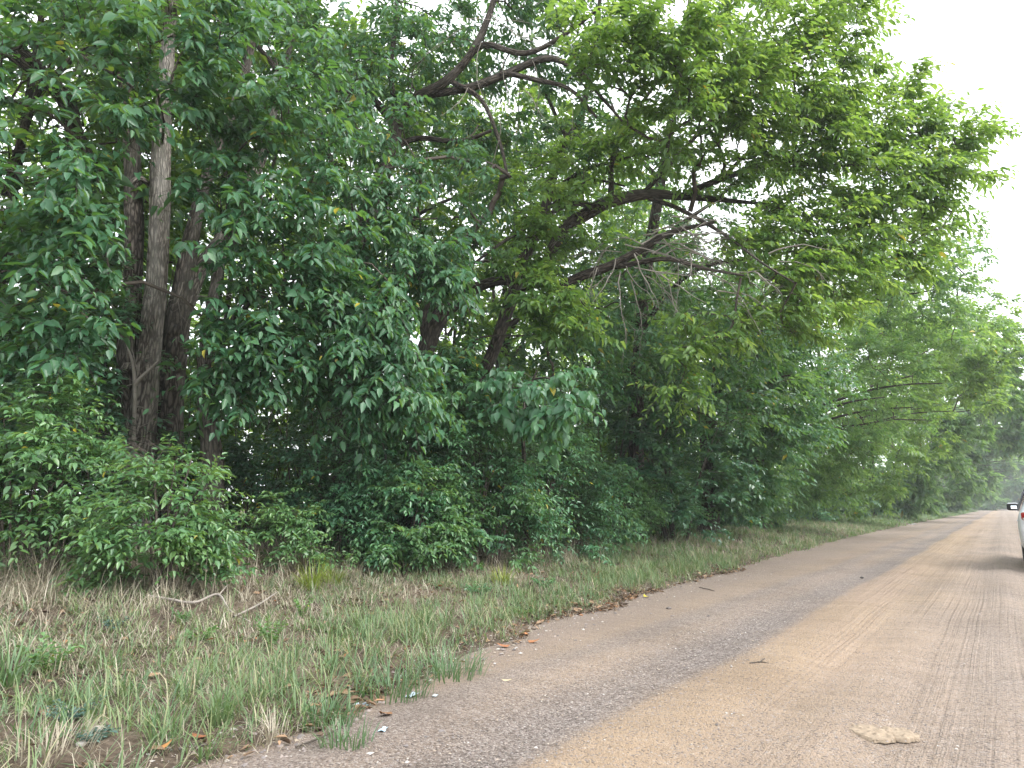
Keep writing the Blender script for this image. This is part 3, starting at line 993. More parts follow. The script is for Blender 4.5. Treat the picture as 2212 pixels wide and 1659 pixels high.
# the big furrowed clump at the left: three trunks in one foot
b0 = base(330, 11.4, 0.0)
t_a = from_base(288, 11.3, 0.33, [(286, 1090, 11.3, .31), (292, 1000, 11.3, .27), (308, 880, 11.3, .235), (318, 790, 11.3, .205), (328, 700, 11.35, .175), (338, 600, 11.35, .165), (344, 480, 11.4, .165),
                                  (349, 350, 11.5, .165), (356, 200, 11.6, .13), (366, 60, 11.7, .11), (385, -120, 11.8, .08), (400, -300, 11.9, .045)])
t_a2 = np.vstack([[*at(296, 930, 11.42), .20], poly([(280, 800, 11.45, .19), (277, 730, 11.5, .17), (286, 600, 11.6, .15), (289, 480, 11.7, .15), (286, 340, 11.8, .145), (272, 210, 11.9, .11), (255, 60, 12, .09), (240, -140, 12, .05)])])
t_b = from_base(372, 12.0, 0.30, [(366, 1050, 12.0, .25), (364, 900, 12.0, .225), (378, 740, 12.0, .215), (396, 640, 12.0, .21), (410, 540, 12.0, .15), (434, 425, 12.0, .115), (470, 320, 12, .10), (520, 190, 12, .08), (560, 20, 12, .06), (600, -200, 12, .03)])
t_c = from_base(446, 10.9, 0.30, [(452, 1100, 10.9, .20), (458, 1010, 10.9, .17), (452, 920, 10.9, .145), (442, 840, 10.95, .12), (446, 740, 11.1, .10), (470, 600, 11.3, .08), (500, 480, 11.5, .06), (540, 330, 11.6, .035)])
for q_ in (t_a, t_a2, t_b, t_c):
    q_[:, 3] *= .84
stub = np.vstack([[*at(288, 800, 11.2), .04], poly([(270, 790, 11.05, .05), (262, 800, 10.98, .055)])])
l_b2 = np.vstack([[*at(398, 655, 12.0), .14], poly([(432, 580, 12.1, .13), (492, 500, 12.3, .125), (535, 420, 12.5, .11), (560, 340, 12.6, .09), (610, 180, 12.8, .06), (650, 30, 13, .03)])])
l_a3 = np.vstack([[*at(322, 400, 11.5), .045], poly([(300, 385, 11.4, .045), (282, 400, 11.4, .04)])])
dead_stem = np.array([1, 1, 1, .68]) * poly([(288, 1010, 10.98, .030), (289, 930, 10.97, .040), (291, 860, 10.97, .045), (290, 815, 10.97, .042), (285, 780, 10.95, .030), (274, 745, 10.93, .018), (268, 728, 10.92, .008)])
dead_arm = poly([(291, 832, 10.95, .030), (305, 815, 10.92, .026), (322, 800, 10.9, .02), (336, 785, 10.88, .015), (343, 778, 10.87, .008)])
W_T1 = (0.62, -0.35, 0.0)
c1 = [cl(40, 60, 9.3, 1.0, 12), cl(150, 100, 9.0, 1.0, 16), (at(330, 60, 9.0), (1.1, 1.1, .7), 20), cl(440, 90, 9.0, 1.0, 20), cl(570, 130, 9.2, 1.0, 18), cl(640, 260, 9.6, .9, 15),
      cl(60, 250, 9.0, .9, 12), cl(150, 230, 8.9, .9, 13), cl(300, 180, 9.2, .8, 14), cl(430, 200, 9.2, .8, 16), cl(520, 270, 9.3, .8, 14), cl(400, 270, 9.6, .5, 7),
      cl(90, 400, 8.8, .75, 12), cl(180, 380, 8.7, .55, 10), cl(215, 520, 8.7, .42, 7), cl(120, 520, 8.7, .6, 10), cl(40, 560, 8.8, .7, 9), cl(190, 640, 9.2, .42, 6), cl(60, 660, 9.0, .6, 8), cl(140, 720, 8.9, .5, 8), cl(200, 730, 8.9, .3, 4),
      cl(470, 400, 9.4, .5, 8), cl(600, 380, 9.6, .8, 12), cl(480, 520, 9.2, .42, 7), cl(570, 500, 9.2, .5, 10), cl(590, 600, 9.3, .35, 6), cl(660, 520, 9.6, .8, 13), cl(560, 430, 9.3, .5, 8),
      cl(520, 690, 9.6, .6, 11), cl(620, 660, 9.7, .7, 12), cl(690, 640, 9.8, .7, 12), cl(470, 730, 9.5, .38, 7), cl(600, 770, 9.7, .55, 10), cl(480, 850, 9.6, .34, 6), cl(560, 850, 9.7, .4, 6), cl(660, 760, 9.8, .55, 10), cl(420, 800, 9.9, .3, 4), cl(545, 780, 9.6, .4, 7),
      cl(200, -200, 10, 2.0, 14), cl(450, -220, 10.5, 2.0, 14), cl(330, -420, 11.5, 2.2, 12), cl(-150, 100, 9.5, 1.6, 12), cl(-200, 400, 9.5, 1.5, 10), cl(344, 448, 10.9, .16, 2)]
tw0 = [(at(296, 800, 10.95), (-0.4, 0, .9), .5, .008), (at(291, 880, 10.95), (.7, .4, .05), .35, .007), (at(292, 930, 10.95), (.7, .4, .1), .4, .007), (at(285, 830, 10.95), (-.7, -.3, .2), .45, .007), (at(425, 640, 11.6), (.5, .2, -.1), 1.0, .01),
       (at(395, 610, 11.7), (.3, .2, -.9), .9, .009), (at(275, 720, 11.2), (-.2, 0, .9), 1.0, .012), (at(300, 850, 10.97), (.5, .1, .7), .4, .006)]
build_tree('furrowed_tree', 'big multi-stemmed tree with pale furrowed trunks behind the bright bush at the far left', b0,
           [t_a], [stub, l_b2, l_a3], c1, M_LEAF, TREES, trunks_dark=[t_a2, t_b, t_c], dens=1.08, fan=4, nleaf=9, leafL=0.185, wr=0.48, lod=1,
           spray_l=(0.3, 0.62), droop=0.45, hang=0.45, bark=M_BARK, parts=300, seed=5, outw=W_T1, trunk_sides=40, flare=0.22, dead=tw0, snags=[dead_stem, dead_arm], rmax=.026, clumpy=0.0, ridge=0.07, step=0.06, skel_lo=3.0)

# leaning tree behind it, to the left
t2 = from_base(226, 13.6, .16, [(232, 1030, 13.6, .12), (216, 960, 13.6, .11), (221, 860, 13.7, .11), (207, 745, 13.8, .12), (170, 685, 13.9, .13), (165, 560, 13.8, .13), (178, 420, 13.6, .12), (150, 240, 13.4, .13), (105, 175, 13.2, .12), (20, 95, 13, .11), (-70, 40, 13, .09)])
t2b = np.vstack([[*at(150, 240, 13.4), .08], poly([(190, 330, 13.3, .07), (240, 420, 13.3, .06)])])
l2 = [poly([(105, 175, 13.2, .06), (60, 130, 13.1, .045), (25, 40, 13, .03)]), poly([(120, 195, 13.2, .05), (60, 150, 13.0, .045), (0, 105, 12.9, .04)]), poly([(165, 370, 13.5, .05), (100, 330, 13.4, .04), (20, 330, 13.3, .03)]), poly([(178, 420, 13.6, .05), (230, 380, 13.7, .045), (270, 330, 13.8, .03)])]
c2 = [cl(30, 320, 14, 1.6, 22), cl(120, 420, 14.5, 1.6, 22), cl(0, 150, 14, 1.6, 16), cl(20, 600, 14, 1.6, 24), cl(110, 60, 14, 1.6, 14), cl(230, 560, 14.5, 1.0, 10), cl(-150, 300, 14, 2.2, 20), cl(80, -250, 14, 2.4, 18), cl(230, 150, 14.5, 1.4, 18), cl(60, 200, 14.5, 1.5, 16), cl(330, 60, 14.5, 1.5, 16), cl(450, 120, 15, 1.6, 18), cl(560, 60, 15, 1.6, 18), cl(480, 300, 15, 1.5, 16), cl(600, 350, 15.5, 1.6, 16)]
build_tree('leaning_tree', 'thin dark leaning tree with crooked limbs behind the multi-stemmed tree at the left edge', base(226, 13.6, 0), [t2, t2b], l2, c2, M_LEAF_DARK, TREES,
           dens=1.35, leafL=0.20, wr=0.5, lod=2, seed=6, nleaf=8, tone=(0.3, 1.0), parts=0, flare=.2)

# tree with the dark crooked crown, upper centre
t3 = from_base(735, 14.0, .20, [(738, 1000, 14, .15), (740, 900, 14, .14), (744, 770, 14, .145), (754, 640, 13.8, .16), (788, 490, 13.5, .155), (842, 335, 13.0, .14), (862, 262, 12.8, .115), (900, 212, 12.5, .095), (955, 182, 12.2, .09), (1008, 130, 12, .075), (1050, 50, 12, .06), (1090, -80, 12, .04)])
l3 = [poly([(858, 268, 12.8, .075), (790, 205, 12.7, .07), (705, 182, 12.6, .06), (620, 168, 12.4, .05), (540, 90, 12.2, .03)]),
      poly([(846, 322, 13, .06), (905, 298, 12.9, .05), (1000, 302, 12.7, .045), (1060, 285, 12.4, .03)]),
      poly([(905, 210, 12.5, .075), (1000, 192, 12.1, .075), (1085, 165, 11.8, .07), (1180, 132, 11.5, .06), (1255, 165, 11.2, .045), (1300, 215, 11, .03), (1345, 265, 10.9, .018)]),
      poly([(990, 152, 12, .06), (1050, 95, 11.8, .055), (1140, 112, 11.5, .05), (1225, 70, 11.2, .04), (1300, 10, 11, .03)]),
      poly([(1085, 165, 11.8, .05), (1150, 172, 11.5, .045), (1230, 190, 11.2, .035), (1290, 250, 11, .022)]),
      poly([(975, 175, 12.2, .05), (1040, 215, 11.9, .04), (1080, 300, 11.7, .03), (1100, 380, 11.6, .018)]),
      poly([(862, 262, 12.8, .06), (840, 150, 12.8, .05), (860, 30, 12.8, .04), (850, -80, 12.8, .03)]),
      poly([(790, 490, 13.5, .06), (740, 400, 13.6, .05), (690, 250, 13.6, .04), (670, 60, 13.6, .03)])]
c3 = [cl(700, 60, 12.5, 1.5, 20), cl(800, 90, 12.5, 1.3, 20), cl(880, 130, 12.5, 1.1, 15), cl(960, 60, 13.2, 1.4, 16), cl(1080, 60, 13.5, 1.5, 16), cl(1180, 60, 13.5, 1.4, 14), cl(960, 260, 13.4, 1.2, 14), cl(1060, 200, 13.4, 1.2, 12), cl(760, 160, 12.8, 1.0, 12), cl(640, 160, 11.5, 1.2, 14), cl(720, 250, 11.0, 1.0, 14), cl(800, 230, 11.0, .8, 9), cl(900, 330, 11.0, .7, 8), cl(760, 360, 11.0, .9, 12), cl(850, 420, 10.8, .7, 10),
      cl(740, 480, 10.4, .8, 13), cl(820, 540, 10.3, .7, 11), cl(710, 590, 10.2, .7, 11), cl(780, 640, 10.0, .65, 12), cl(760, 720, 9.8, .55, 11), cl(830, 690, 9.8, .5, 11), cl(800, 770, 9.7, .5, 11), cl(860, 770, 9.8, .42, 9), cl(840, 850, 9.7, .45, 10), cl(870, 880, 9.8, .36, 8), cl(740, 800, 9.8, .5, 9), cl(730, 860, 10, .5, 7), cl(810, 900, 9.9, .4, 7),
      cl(1040, 330, 12, 1.0, 6), cl(1000, 430, 11.8, .9, 8), cl(920, 500, 11.5, .9, 10), cl(1000, 560, 11.0, .6, 9), cl(940, 570, 10.4, .5, 9), cl(985, 620, 10.3, .33, 7), cl(900, 620, 10.3, .5, 8), cl(930, 560, 10.3, .4, 7),
      cl(1100, -150, 13.5, 2.0, 26), cl(850, -200, 13, 2.2, 26), cl(1100, 100, 13.6, 1.2, 12), cl(700, -120, 13, 1.8, 24), cl(620, 60, 13.5, 1.3, 16), cl(930, -60, 13.5, 1.6, 22), cl(1200, -40, 14, 1.6, 20)]
d3 = [(at(u, v, 11.4), (du, 0.05, dv), l, .009) for u, v, du, dv, l in [(1010, 40, .6, -.1, 1.6), (1060, 30, .4, -.5, 1.6), (1100, 60, .5, -.7, 1.5), (960, 90, -.6, -.1, 1.3), (1120, 20, .8, .2, 1.2), (1160, 10, .9, -.1, 1.5), (1040, 90, -.3, -.8, 1.4), (1090, 120, .1, -1, 1.6), (1150, 130, .2, -1, 1.2), (1200, 70, .7, -.4, 1.3), (1010, 190, .1, -1, 1.0), (1000, 60, -.8, .2, 1.2), (1130, 190, .3, -.9, 1.2), (1220, 190, .4, -.8, 1.3), (1080, 260, -.1, -1, 1.3)]]
build_tree('crooked_tree', 'dark crooked-limbed tree with bare pale twigs and a drooping curtain of leaves', base(735, 14, 0), [t3], l3, c3, M_LEAF, TREES,
           dens=1.5, fan=4, nleaf=9, leafL=0.175, wr=0.47, lod=1, droop=.5, hang=.55, seed=7, parts=300, dead=d3, outw=(.6, -.35, -.05), flare=.2, spray_l=(.3, .65))

# tree whose trunk forks and arches to the right, carrying the long limb over the road
t4 = from_base(896, 14.4, .22, [(908, 840, 14.4, .19), (925, 742, 14.3, .18), (953, 682, 14.2, .165), (1008, 634, 14, .12), (1060, 610, 13.8, .10), (1120, 601, 13.6, .095), (1168, 580, 13.5, .09), (1215, 500, 13.5, .12), (1260, 465, 13.6, .125), (1310, 438, 13.7, .12), (1390, 420, 13.8, .105), (1470, 424, 13.9, .075), (1560, 432, 14, .05), (1650, 440, 14.2, .025)])
l4 = [poly([(924, 745, 14.3, .09), (916, 690, 14.4, .06), (930, 630, 14.5, .05), (925, 560, 14.6, .04), (900, 440, 14.6, .025)]),
      poly([(1475, 420, 13.9, .06), (1560, 380, 14.2, .066), (1640, 358, 14.5, .058), (1720, 350, 14.8, .048), (1830, 356, 15.2, .034), (1910, 346, 15.5, .026), (2000, 338, 16, .017), (2060, 322, 16.3, .010)]),
      poly([(1205, 628, 13.5, .09), (1262, 598, 13.4, .09), (1335, 568, 13.3, .085), (1400, 530, 13.2, .07), (1450, 500, 13.1, .05), (1540, 480, 13, .03)]),
      poly([(1300, 445, 13.6, .06), (1240, 440, 13.2, .05), (1180, 470, 12.9, .04), (1090, 520, 12.6, .03), (1000, 590, 12.4, .02)]),
      poly([(1395, 424, 13.8, .05), (1480, 450, 13.4, .04), (1560, 500, 13.0, .03), (1640, 560, 12.7, .02), (1720, 610, 12.5, .012)]),
      poly([(1335, 572, 13.3, .05), (1430, 560, 13, .04), (1520, 585, 12.8, .03), (1600, 600, 12.6, .02)]),
      poly([(1310, 440, 13.7, .06), (1330, 340, 13.9, .05), (1380, 240, 14, .04), (1440, 130, 14, .03)]),
      poly([(1390, 420, 13.8, .05), (1470, 330, 14.2, .05), (1560, 230, 14.6, .04), (1650, 100, 15, .03), (1720, -40, 15.3, .02)]),
      poly([(1560, 380, 14.2, .04), (1680, 270, 14.8, .035), (1790, 170, 15.4, .025), (1850, 90, 15.8, .015)])]
c4 = [cl(1330, 130, 10.6, .8, 14), cl(1270, 60, 10.4, .7, 10), cl(1420, 80, 10.8, .9, 14), cl(1400, 210, 11, .8, 13), cl(1480, 160, 11.4, .9, 15), cl(1540, 60, 11.8, 1.1, 18), cl(1640, 60, 12.6, 1.2, 20), cl(1740, 60, 13.6, 1.2, 20), cl(1820, 60, 14.6, .9, 10),
      cl(1560, 180, 12.2, 1.0, 18), cl(1660, 180, 13.2, 1.1, 20), cl(1760, 180, 14.2, 1.1, 20), cl(1840, 190, 15, .8, 10), cl(1500, 270, 12, .9, 14), cl(1590, 290, 13, 1.0, 17), cl(1700, 290, 14, 1.1, 20), cl(1800, 290, 15, 1.1, 20), cl(1890, 260, 15.8, .9, 13), cl(1970, 250, 16.2, .8, 10), cl(1940, 330, 16, .9, 13), cl(2030, 310, 16.6, .75, 11), cl(2090, 290, 16.8, .55, 7), cl(2070, 370, 16.6, .6, 8), cl(2000, 400, 16.2, .8, 12), cl(1930, 420, 15.8, .9, 14), cl(1840, 400, 15.2, 1.0, 17), cl(1740, 400, 14.6, 1.0, 16), cl(1650, 410, 14, .8, 10), cl(1980, 180, 16.4, .38, 4),
      cl(1880, 510, 15.2, .9, 14), cl(1790, 500, 14.6, .9, 15), cl(1700, 500, 14, .8, 12), cl(1960, 480, 15.8, .8, 11), cl(1620, 480, 13.5, .6, 7), cl(1740, 590, 14, .75, 13), cl(1830, 590, 14.6, .8, 13), cl(1660, 600, 13.4, .5, 8), cl(1580, 540, 13, .4, 4), cl(1910, 570, 15.2, .7, 9), cl(1660, 690, 13.4, .5, 8), cl(1740, 680, 13.8, .6, 9),
      cl(1520, 670, 13, .5, 7), cl(1470, 770, 12.8, .32, 5), cl(1455, 850, 12.7, .22, 4), cl(1560, 720, 13.2, .5, 6), cl(1480, 680, 12.8, .35, 4),
      cl(1180, 350, 13.5, 1.2, 8), cl(1290, 320, 13.5, 1.1, 9), cl(1120, 440, 13, 1.0, 8), cl(1250, 420, 13, .6, 5), cl(1060, 480, 13, .8, 7), cl(1190, 520, 12.6, .55, 8), cl(1110, 560, 12.4, .4, 6), cl(1380, 330, 13.5, .9, 9), cl(1440, 360, 13.6, .8, 8),
      cl(1180, 640, 12, .55, 10), cl(1230, 690, 12, .4, 7), cl(1160, 700, 12.3, .4, 6), cl(1140, 640, 12.2, .4, 6),
      cl(1600, -150, 13.5, 1.8, 22), cl(1750, -120, 15, 1.5, 18), cl(1400, -150, 12.5, 1.8, 18), cl(1850, -60, 15.5, .9, 9), cl(1500, -400, 14, 2.4, 18)]
d4 = [(at(u + k_ * 23 - 10, v + k_ * 17 - 12, 12.9 + k_ * .25), (du, 0.05 + .2 * k_, dv - .1 * k_), l, .015 - .003 * k_) for k_ in (0, 1) for u, v, du, dv, l in [(1340, 570, -.2, -.6, 1.3), (1360, 540, .6, -.2, 1.4), (1400, 520, .9, 0, 1.6), (1420, 510, .6, -.4, 1.6), (1440, 520, .8, -.2, 1.3), (1380, 560, .3, -.6, 1.4), (1300, 590, -.3, -.3, .9), (1330, 540, -.8, .1, 1.2), (1480, 540, .9, -.3, 1.4), (1460, 480, .9, -.1, 1.5), (1500, 560, .6, -.6, 1.0), (1350, 600, .1, -1, 1.7), (1430, 600, .4, -.5, 1.3), (1290, 520, -.8, -.2, 1.6), (1540, 600, .8, -.3, 1.2), (1420, 560, .9, -.1, 1.6), (1380, 590, .7, -.4, 1.5), (1480, 500, .4, -.8, 1.2), (1560, 640, .5, -.5, 1.1), (1400, 540, -.3, .3, 1.0), (1600, 600, .8, -.2, 1.2), (1670, 560, .7, -.3, 1.2), (1450, 560, .2, .4, 1.0), (1395, 540, .6, .2, 1.5), (1510, 520, .7, .1, 1.3)]]
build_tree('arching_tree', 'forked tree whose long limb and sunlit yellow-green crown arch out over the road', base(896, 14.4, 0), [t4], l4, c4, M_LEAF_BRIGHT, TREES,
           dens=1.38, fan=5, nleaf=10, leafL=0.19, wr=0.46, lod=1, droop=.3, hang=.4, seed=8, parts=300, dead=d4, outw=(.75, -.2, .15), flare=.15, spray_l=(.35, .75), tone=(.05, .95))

# slender dark tree leaning behind it
t5 = from_base(1014, 15.2, .18, [(1036, 830, 15.1, .135), (1052, 790, 15, .135), (1085, 705, 14.9, .135), (1110, 630, 14.8, .13), (1132, 560, 14.8, .12), (1172, 470, 14.8, .11), (1198, 370, 14.8, .10), (1224, 300, 14.8, .09), (1250, 270, 14.8, .085), (1270, 180, 14.8, .06), (1290, 40, 14.8, .05), (1320, -150, 14.8, .03)])
l5 = [poly([(1190, 420, 14.8, .06), (1260, 370, 14.6, .045), (1330, 350, 14.4, .03), (1400, 330, 14.2, .02)]), poly([(1180, 450, 14.8, .05), (1260, 400, 14.7, .04), (1300, 395, 14.6, .03), (1345, 400, 14.5, .02)]), poly([(1224, 300, 14.8, .05), (1180, 200, 14.9, .04), (1150, 80, 15, .03)]), poly([(1110, 630, 14.8, .04), (1180, 620, 14.6, .03), (1250, 650, 14.4, .02)])]
c5 = [cl(1260, 240, 14, 1.2, 16), cl(1200, 150, 14.5, 1.3, 12), cl(1340, 180, 14, 1.2, 16), cl(1330, 290, 14, 1.0, 12), cl(1290, 0, 14.5, 1.6, 14), cl(1130, 300, 15, 1.2, 10), cl(1150, 400, 15, 1.0, 9), cl(1250, 560, 14, .8, 10), cl(1350, 660, 14, 1.0, 14), cl(1300, 760, 14, .9, 14), cl(1230, 780, 13.2, .7, 10), cl(1440, 640, 14.5, 1.0, 10),
      cl(1120, 690, 13, .5, 6), cl(1060, 860, 12.2, .6, 10), cl(1000, 830, 12, .5, 10), cl(960, 790, 12, .45, 8), cl(1030, 900, 11.6, .5, 10), cl(960, 880, 11.4, .5, 9), cl(1000, 760, 12.4, .4, 5), cl(1300, -300, 14.5, 2.2, 16)]
build_tree('slender_tree', 'slender dark trunk leaning right between the forked tree and the long limb', base(1014, 15.2, 0), [t5], l5, c5, M_LEAF, TREES,
           dens=1.4, fan=4, nleaf=9, leafL=0.18, wr=0.46, lod=1, seed=9, outw=(.6, -.3, .05), flare=.15, tone=(.15, 1.0), yellow=.012)

# big-leaved sapling in front of it
ts = from_base(1140, 12.2, .05, [(1135, 1050, 12, .04), (1130, 930, 11.6, .032), (1140, 850, 11.2, .022), (1160, 800, 11, .012)])
cs = [cl(1130, 850, 10.7, .42, 7), cl(1190, 850, 10.5, .40, 8), cl(1170, 900, 10.5, .30, 6), cl(1230, 870, 10.5, .30, 6), cl(1130, 790, 11, .4, 6), cl(1230, 820, 10.8, .3, 5), cl(1090, 830, 10.9, .35, 5), cl(1195, 935, 10.6, .16, 3), cl(1120, 900, 10.7, .3, 4)]
build_tree('big_leaved_sapling', 'sapling with broad dull blue-green drooping leaves standing over the centre bushes', base(1140, 12.2, 0), [ts], [], cs, M_LEAF, 'saplings under the tree row',
           fan=3, nleaf=6, leafL=0.21, wr=0.62, lod=0, droop=.5, hang=.9, seed=10, parts=200, outw=(.5, -.5, -.1), flare=0, skel_lo=.6, tone=(.25, .9), spray_l=(.2, .42), trunk_sides=8)

# the tree right of the dark gap
t6 = from_base(1372, 19, .24, [(1374, 960, 19, .2), (1378, 830, 18.9, .18), (1384, 720, 18.7, .17), (1400, 560, 18.3, .15), (1430, 380, 18, .12), (1460, 200, 18, .09), (1490, 0, 18, .05)])
l6 = [poly([(1384, 720, 18.7, .09), (1440, 640, 17.8, .07), (1520, 580, 17, .05), (1620, 560, 16.5, .03)]), poly([(1400, 560, 18.3, .08), (1480, 480, 17.8, .06), (1580, 400, 17.2, .04)]), poly([(1430, 400, 18, .07), (1360, 300, 18.2, .05), (1310, 200, 18.4, .03)])]
c6 = [cl(1480, 740, 17, 1.3, 20), cl(1570, 800, 17, 1.3, 20), cl(1400, 620, 18, 1.6, 18), cl(1500, 560, 17.5, 1.5, 18), cl(1600, 660, 16.5, 1.3, 20), cl(1440, 450, 18, 1.8, 20), cl(1560, 480, 17.5, 1.6, 18), cl(1400, 280, 18.5, 2.0, 22), cl(1540, 320, 17.5, 1.8, 20), cl(1500, 150, 18, 2, 22), cl(1620, 760, 16.6, 1.0, 14), cl(1660, 280, 17, 1.8, 20), cl(1660, 100, 17, 2, 20), cl(1370, 760, 17, .9, 14), cl(1400, 850, 17.3, .9, 14), cl(1340, 660, 17, .9, 12), cl(1390, 560, 16.5, .9, 12), cl(1420, 930, 17.5, .8, 10), cl(1560, 880, 17.5, 1.1, 16), cl(1640, 850, 18, 1.1, 16)]
build_tree('shaded_tree', 'dark-trunked tree in the deep shade under the long limb', base(1372, 19, 0), [t6], l6, c6, M_LEAF, TREES, fan=5, nleaf=9, leafL=0.20, wr=0.46, lod=2, seed=12, outw=(.6, -.25, .05), flare=.15, tone=(.2, 1.0), parts=0, yellow=.01)

# ------------------------------------------------------------------ the row going away along the road
def row_tree(name, label, x, y, h, reach, top, seed, n, L, lod, leaf=None, low=1.6, group=TREES, dens=1.0, fan=5, nleaf=9, wide=3.6, tone=(.05, .95), thick=1.0, extra=()):
    rg = np.random.default_rng(seed)
    z0 = float(terr(x, y))
    foot = np.array([x, y, z0])
    fork = z0 + rg.uniform(2.0, 2.8)
    k = 0.5 if reach > 0 else -0.5
    tr = [np.array([[x, y, z0 - .15, .30], [x + .1, y, z0 + 1.2, .24], [x + .1 * k, y + .1, fork, .21], [x + .8 * k, y, z0 + 5, .15], [x + 1.4 * k, y, z0 + h * .7, .09], [x + 1.8 * k, y, z0 + h, .03]]),
          np.array([[x + .1 * k, y + .1, fork - .2, .16], [x - .5, y + .8, z0 + 4.5, .13], [x - 1.2, y + 1.4, z0 + h * .65, .08], [x - 1.4, y + 1.6, z0 + h * .85, .03]])]
    for q in tr:
        q[:, 3] *= thick
    lim, cs_ = [], []
    for q in range(6):
        a = rg.uniform(-1.1, 1.1)
        zz = z0 + rg.uniform(2.4, h * .62)
        Lr = rg.uniform(.55, .95) * abs(reach)
        dx, dy = math.cos(a) * math.copysign(1, reach), math.sin(a)
        lim.append(np.array([[x + .4 * k, y, zz, .075], [x + dx * Lr * .35, y + dy * Lr * .35, zz + 1.0, .06], [x + dx * Lr * .7, y + dy * Lr * .7, zz + 1.5, .04], [x + dx * Lr, y + dy * Lr, zz + 1.5, .018]]))
    # crown: overlapping masses, wider with height on the road side
    for q in range(n):
        f = (q + rg.random()) / n
        zz = z0 + low + (h - low) * f ** 0.9
        prof = np.interp(f, [0, .12, .3, .55, .75, .9, 1.0], [.30, .52, .75, 1.0, .95, .72, .35])
        a = rg.uniform(-1.5, 1.5) if rg.random() < .8 else rg.uniform(-math.pi, math.pi)
        rr_ = rg.uniform(.62, 1.0)
        cx_ = x + math.cos(a) * math.copysign(1, reach) * prof * (abs(reach) - .3) * rr_
        cy_ = y + math.sin(a) * prof * wide * rr_
        rad = rg.uniform(.75, 1.25)
        cs_.append((np.array([cx_, cy_, zz]), (rad * 1.1, rad * 1.1, rad * .75), rg.integers(9, 14)))
    for ex, ey, ez, er in extra:
        cs_.append((np.array([ex, ey, ez]), (er, er, er * .75), 15))
    o = (math.copysign(.75, reach), -.3, .2)
    return build_tree(name, label, foot, tr, lim, cs_, leaf or M_LEAF_FAR, group, dens=dens, fan=fan, nleaf=nleaf, leafL=L * 1.1, wr=.44, lod=lod, seed=seed, outw=o, flare=.3, tone=tone,
                      droop=.3, hang=.4, spray_l=(.35, .8), twigs_on=lod < 2, trunk_sides=12, shell=.65, step=.35, twig_r=.005, rmax=.05)


row_tree('roadside_tree', 'low dull-green tree with grey leaves under the edge of the sunlit crown', -7.6, 22.0, 7.4, 4.2, 7, 21, 62, .20, 2, leaf=M_LEAF, low=.9, wide=2.8, tone=(.25, 1.0))
row_tree('roadside_tree', 'first full tree of the row beyond the arching crown', -8.4, 30.0, 11.6, 8.8, 10, 22, 92, .205, 2, low=.9, wide=5.4, dens=1.15, extra=[(-.8, 29, 10.6, 1.1), (-1.7, 30, 11.6, 1.2), (-.5, 28, 9.3, 1.0), (-2.8, 29, 12.2, 1.2), (-.9, 28, 8.0, 1.0), (-3.8, 28, 12.6, 1.1)])
row_tree('roadside_tree', 'yellowish rounded tree, second of the row beyond the arching crown', -8.8, 44.0, 13.4, 10.2, 11, 23, 68, .30, 2, low=.7, wide=6.0, dens=1.0, leaf=M_LEAF_BRIGHT, tone=(.1, .9), extra=[(0, 43, 11.0, 1.5), (-.9, 43, 13.0, 1.5), (-2, 44, 14.2, 1.5), (.4, 42, 9.4, 1.3), (-.2, 42, 7.8, 1.3)])
row_tree('roadside_tree', 'third tree of the row beyond the arching crown, leaning over the road', -8.4, 62.0, 15.2, 11.2, 12, 24, 50, .50, 2, low=1.0, wide=7.0, extra=[(1.0, 61, 12.0, 1.8), (1.5, 60, 10.3, 1.7), (0, 62, 14.0, 1.9), (1.6, 60, 8.5, 1.6)])
row_tree('roadside_tree', 'fourth tree of the row beyond the arching crown, partly hidden', -8.4, 86.0, 16.4, 12.8, 12, 25, 40, .72, 2, low=.8, wide=9.0, extra=[(2.2, 85, 12.0, 2.1), (2.7, 84, 9.8, 2), (1, 86, 14.5, 2.3), (2.8, 84, 7.5, 2)])
row_tree('roadside_tree', 'fifth tree of the row beyond the arching crown, small in the distance', -8.0, 118.0, 18.0, 13.5, 12, 26, 34, 1.0, 2, low=.8, wide=11.0)
row_tree('roadside_tree', 'pale hazy tree far up the road where it narrows', -7.5, 160.0, 20.0, 14.5, 12, 27, 30, 1.35, 2, low=.6, wide=14.0)
row_tree('roadside_tree', 'last tree at the left of the far end of the road', -6.0, 215.0, 20.0, 13.5, 12, 28, 26, 1.8, 2, low=.4, wide=18.0)
row_tree('roadside_tree', 'tree closing off the road at its far end', 1.0, 270.0, 20.0, 13.0, 12, 29, 36, 2.9, 2, low=-.5, wide=9.0)
row_tree('roadside_tree', 'tree on the right side at the far end of the road', 14.0, 235.0, 20.0, -11.0, 12, 30, 28, 1.9, 2, low=.4, wide=18.0, group='trees on the far right side of the road')

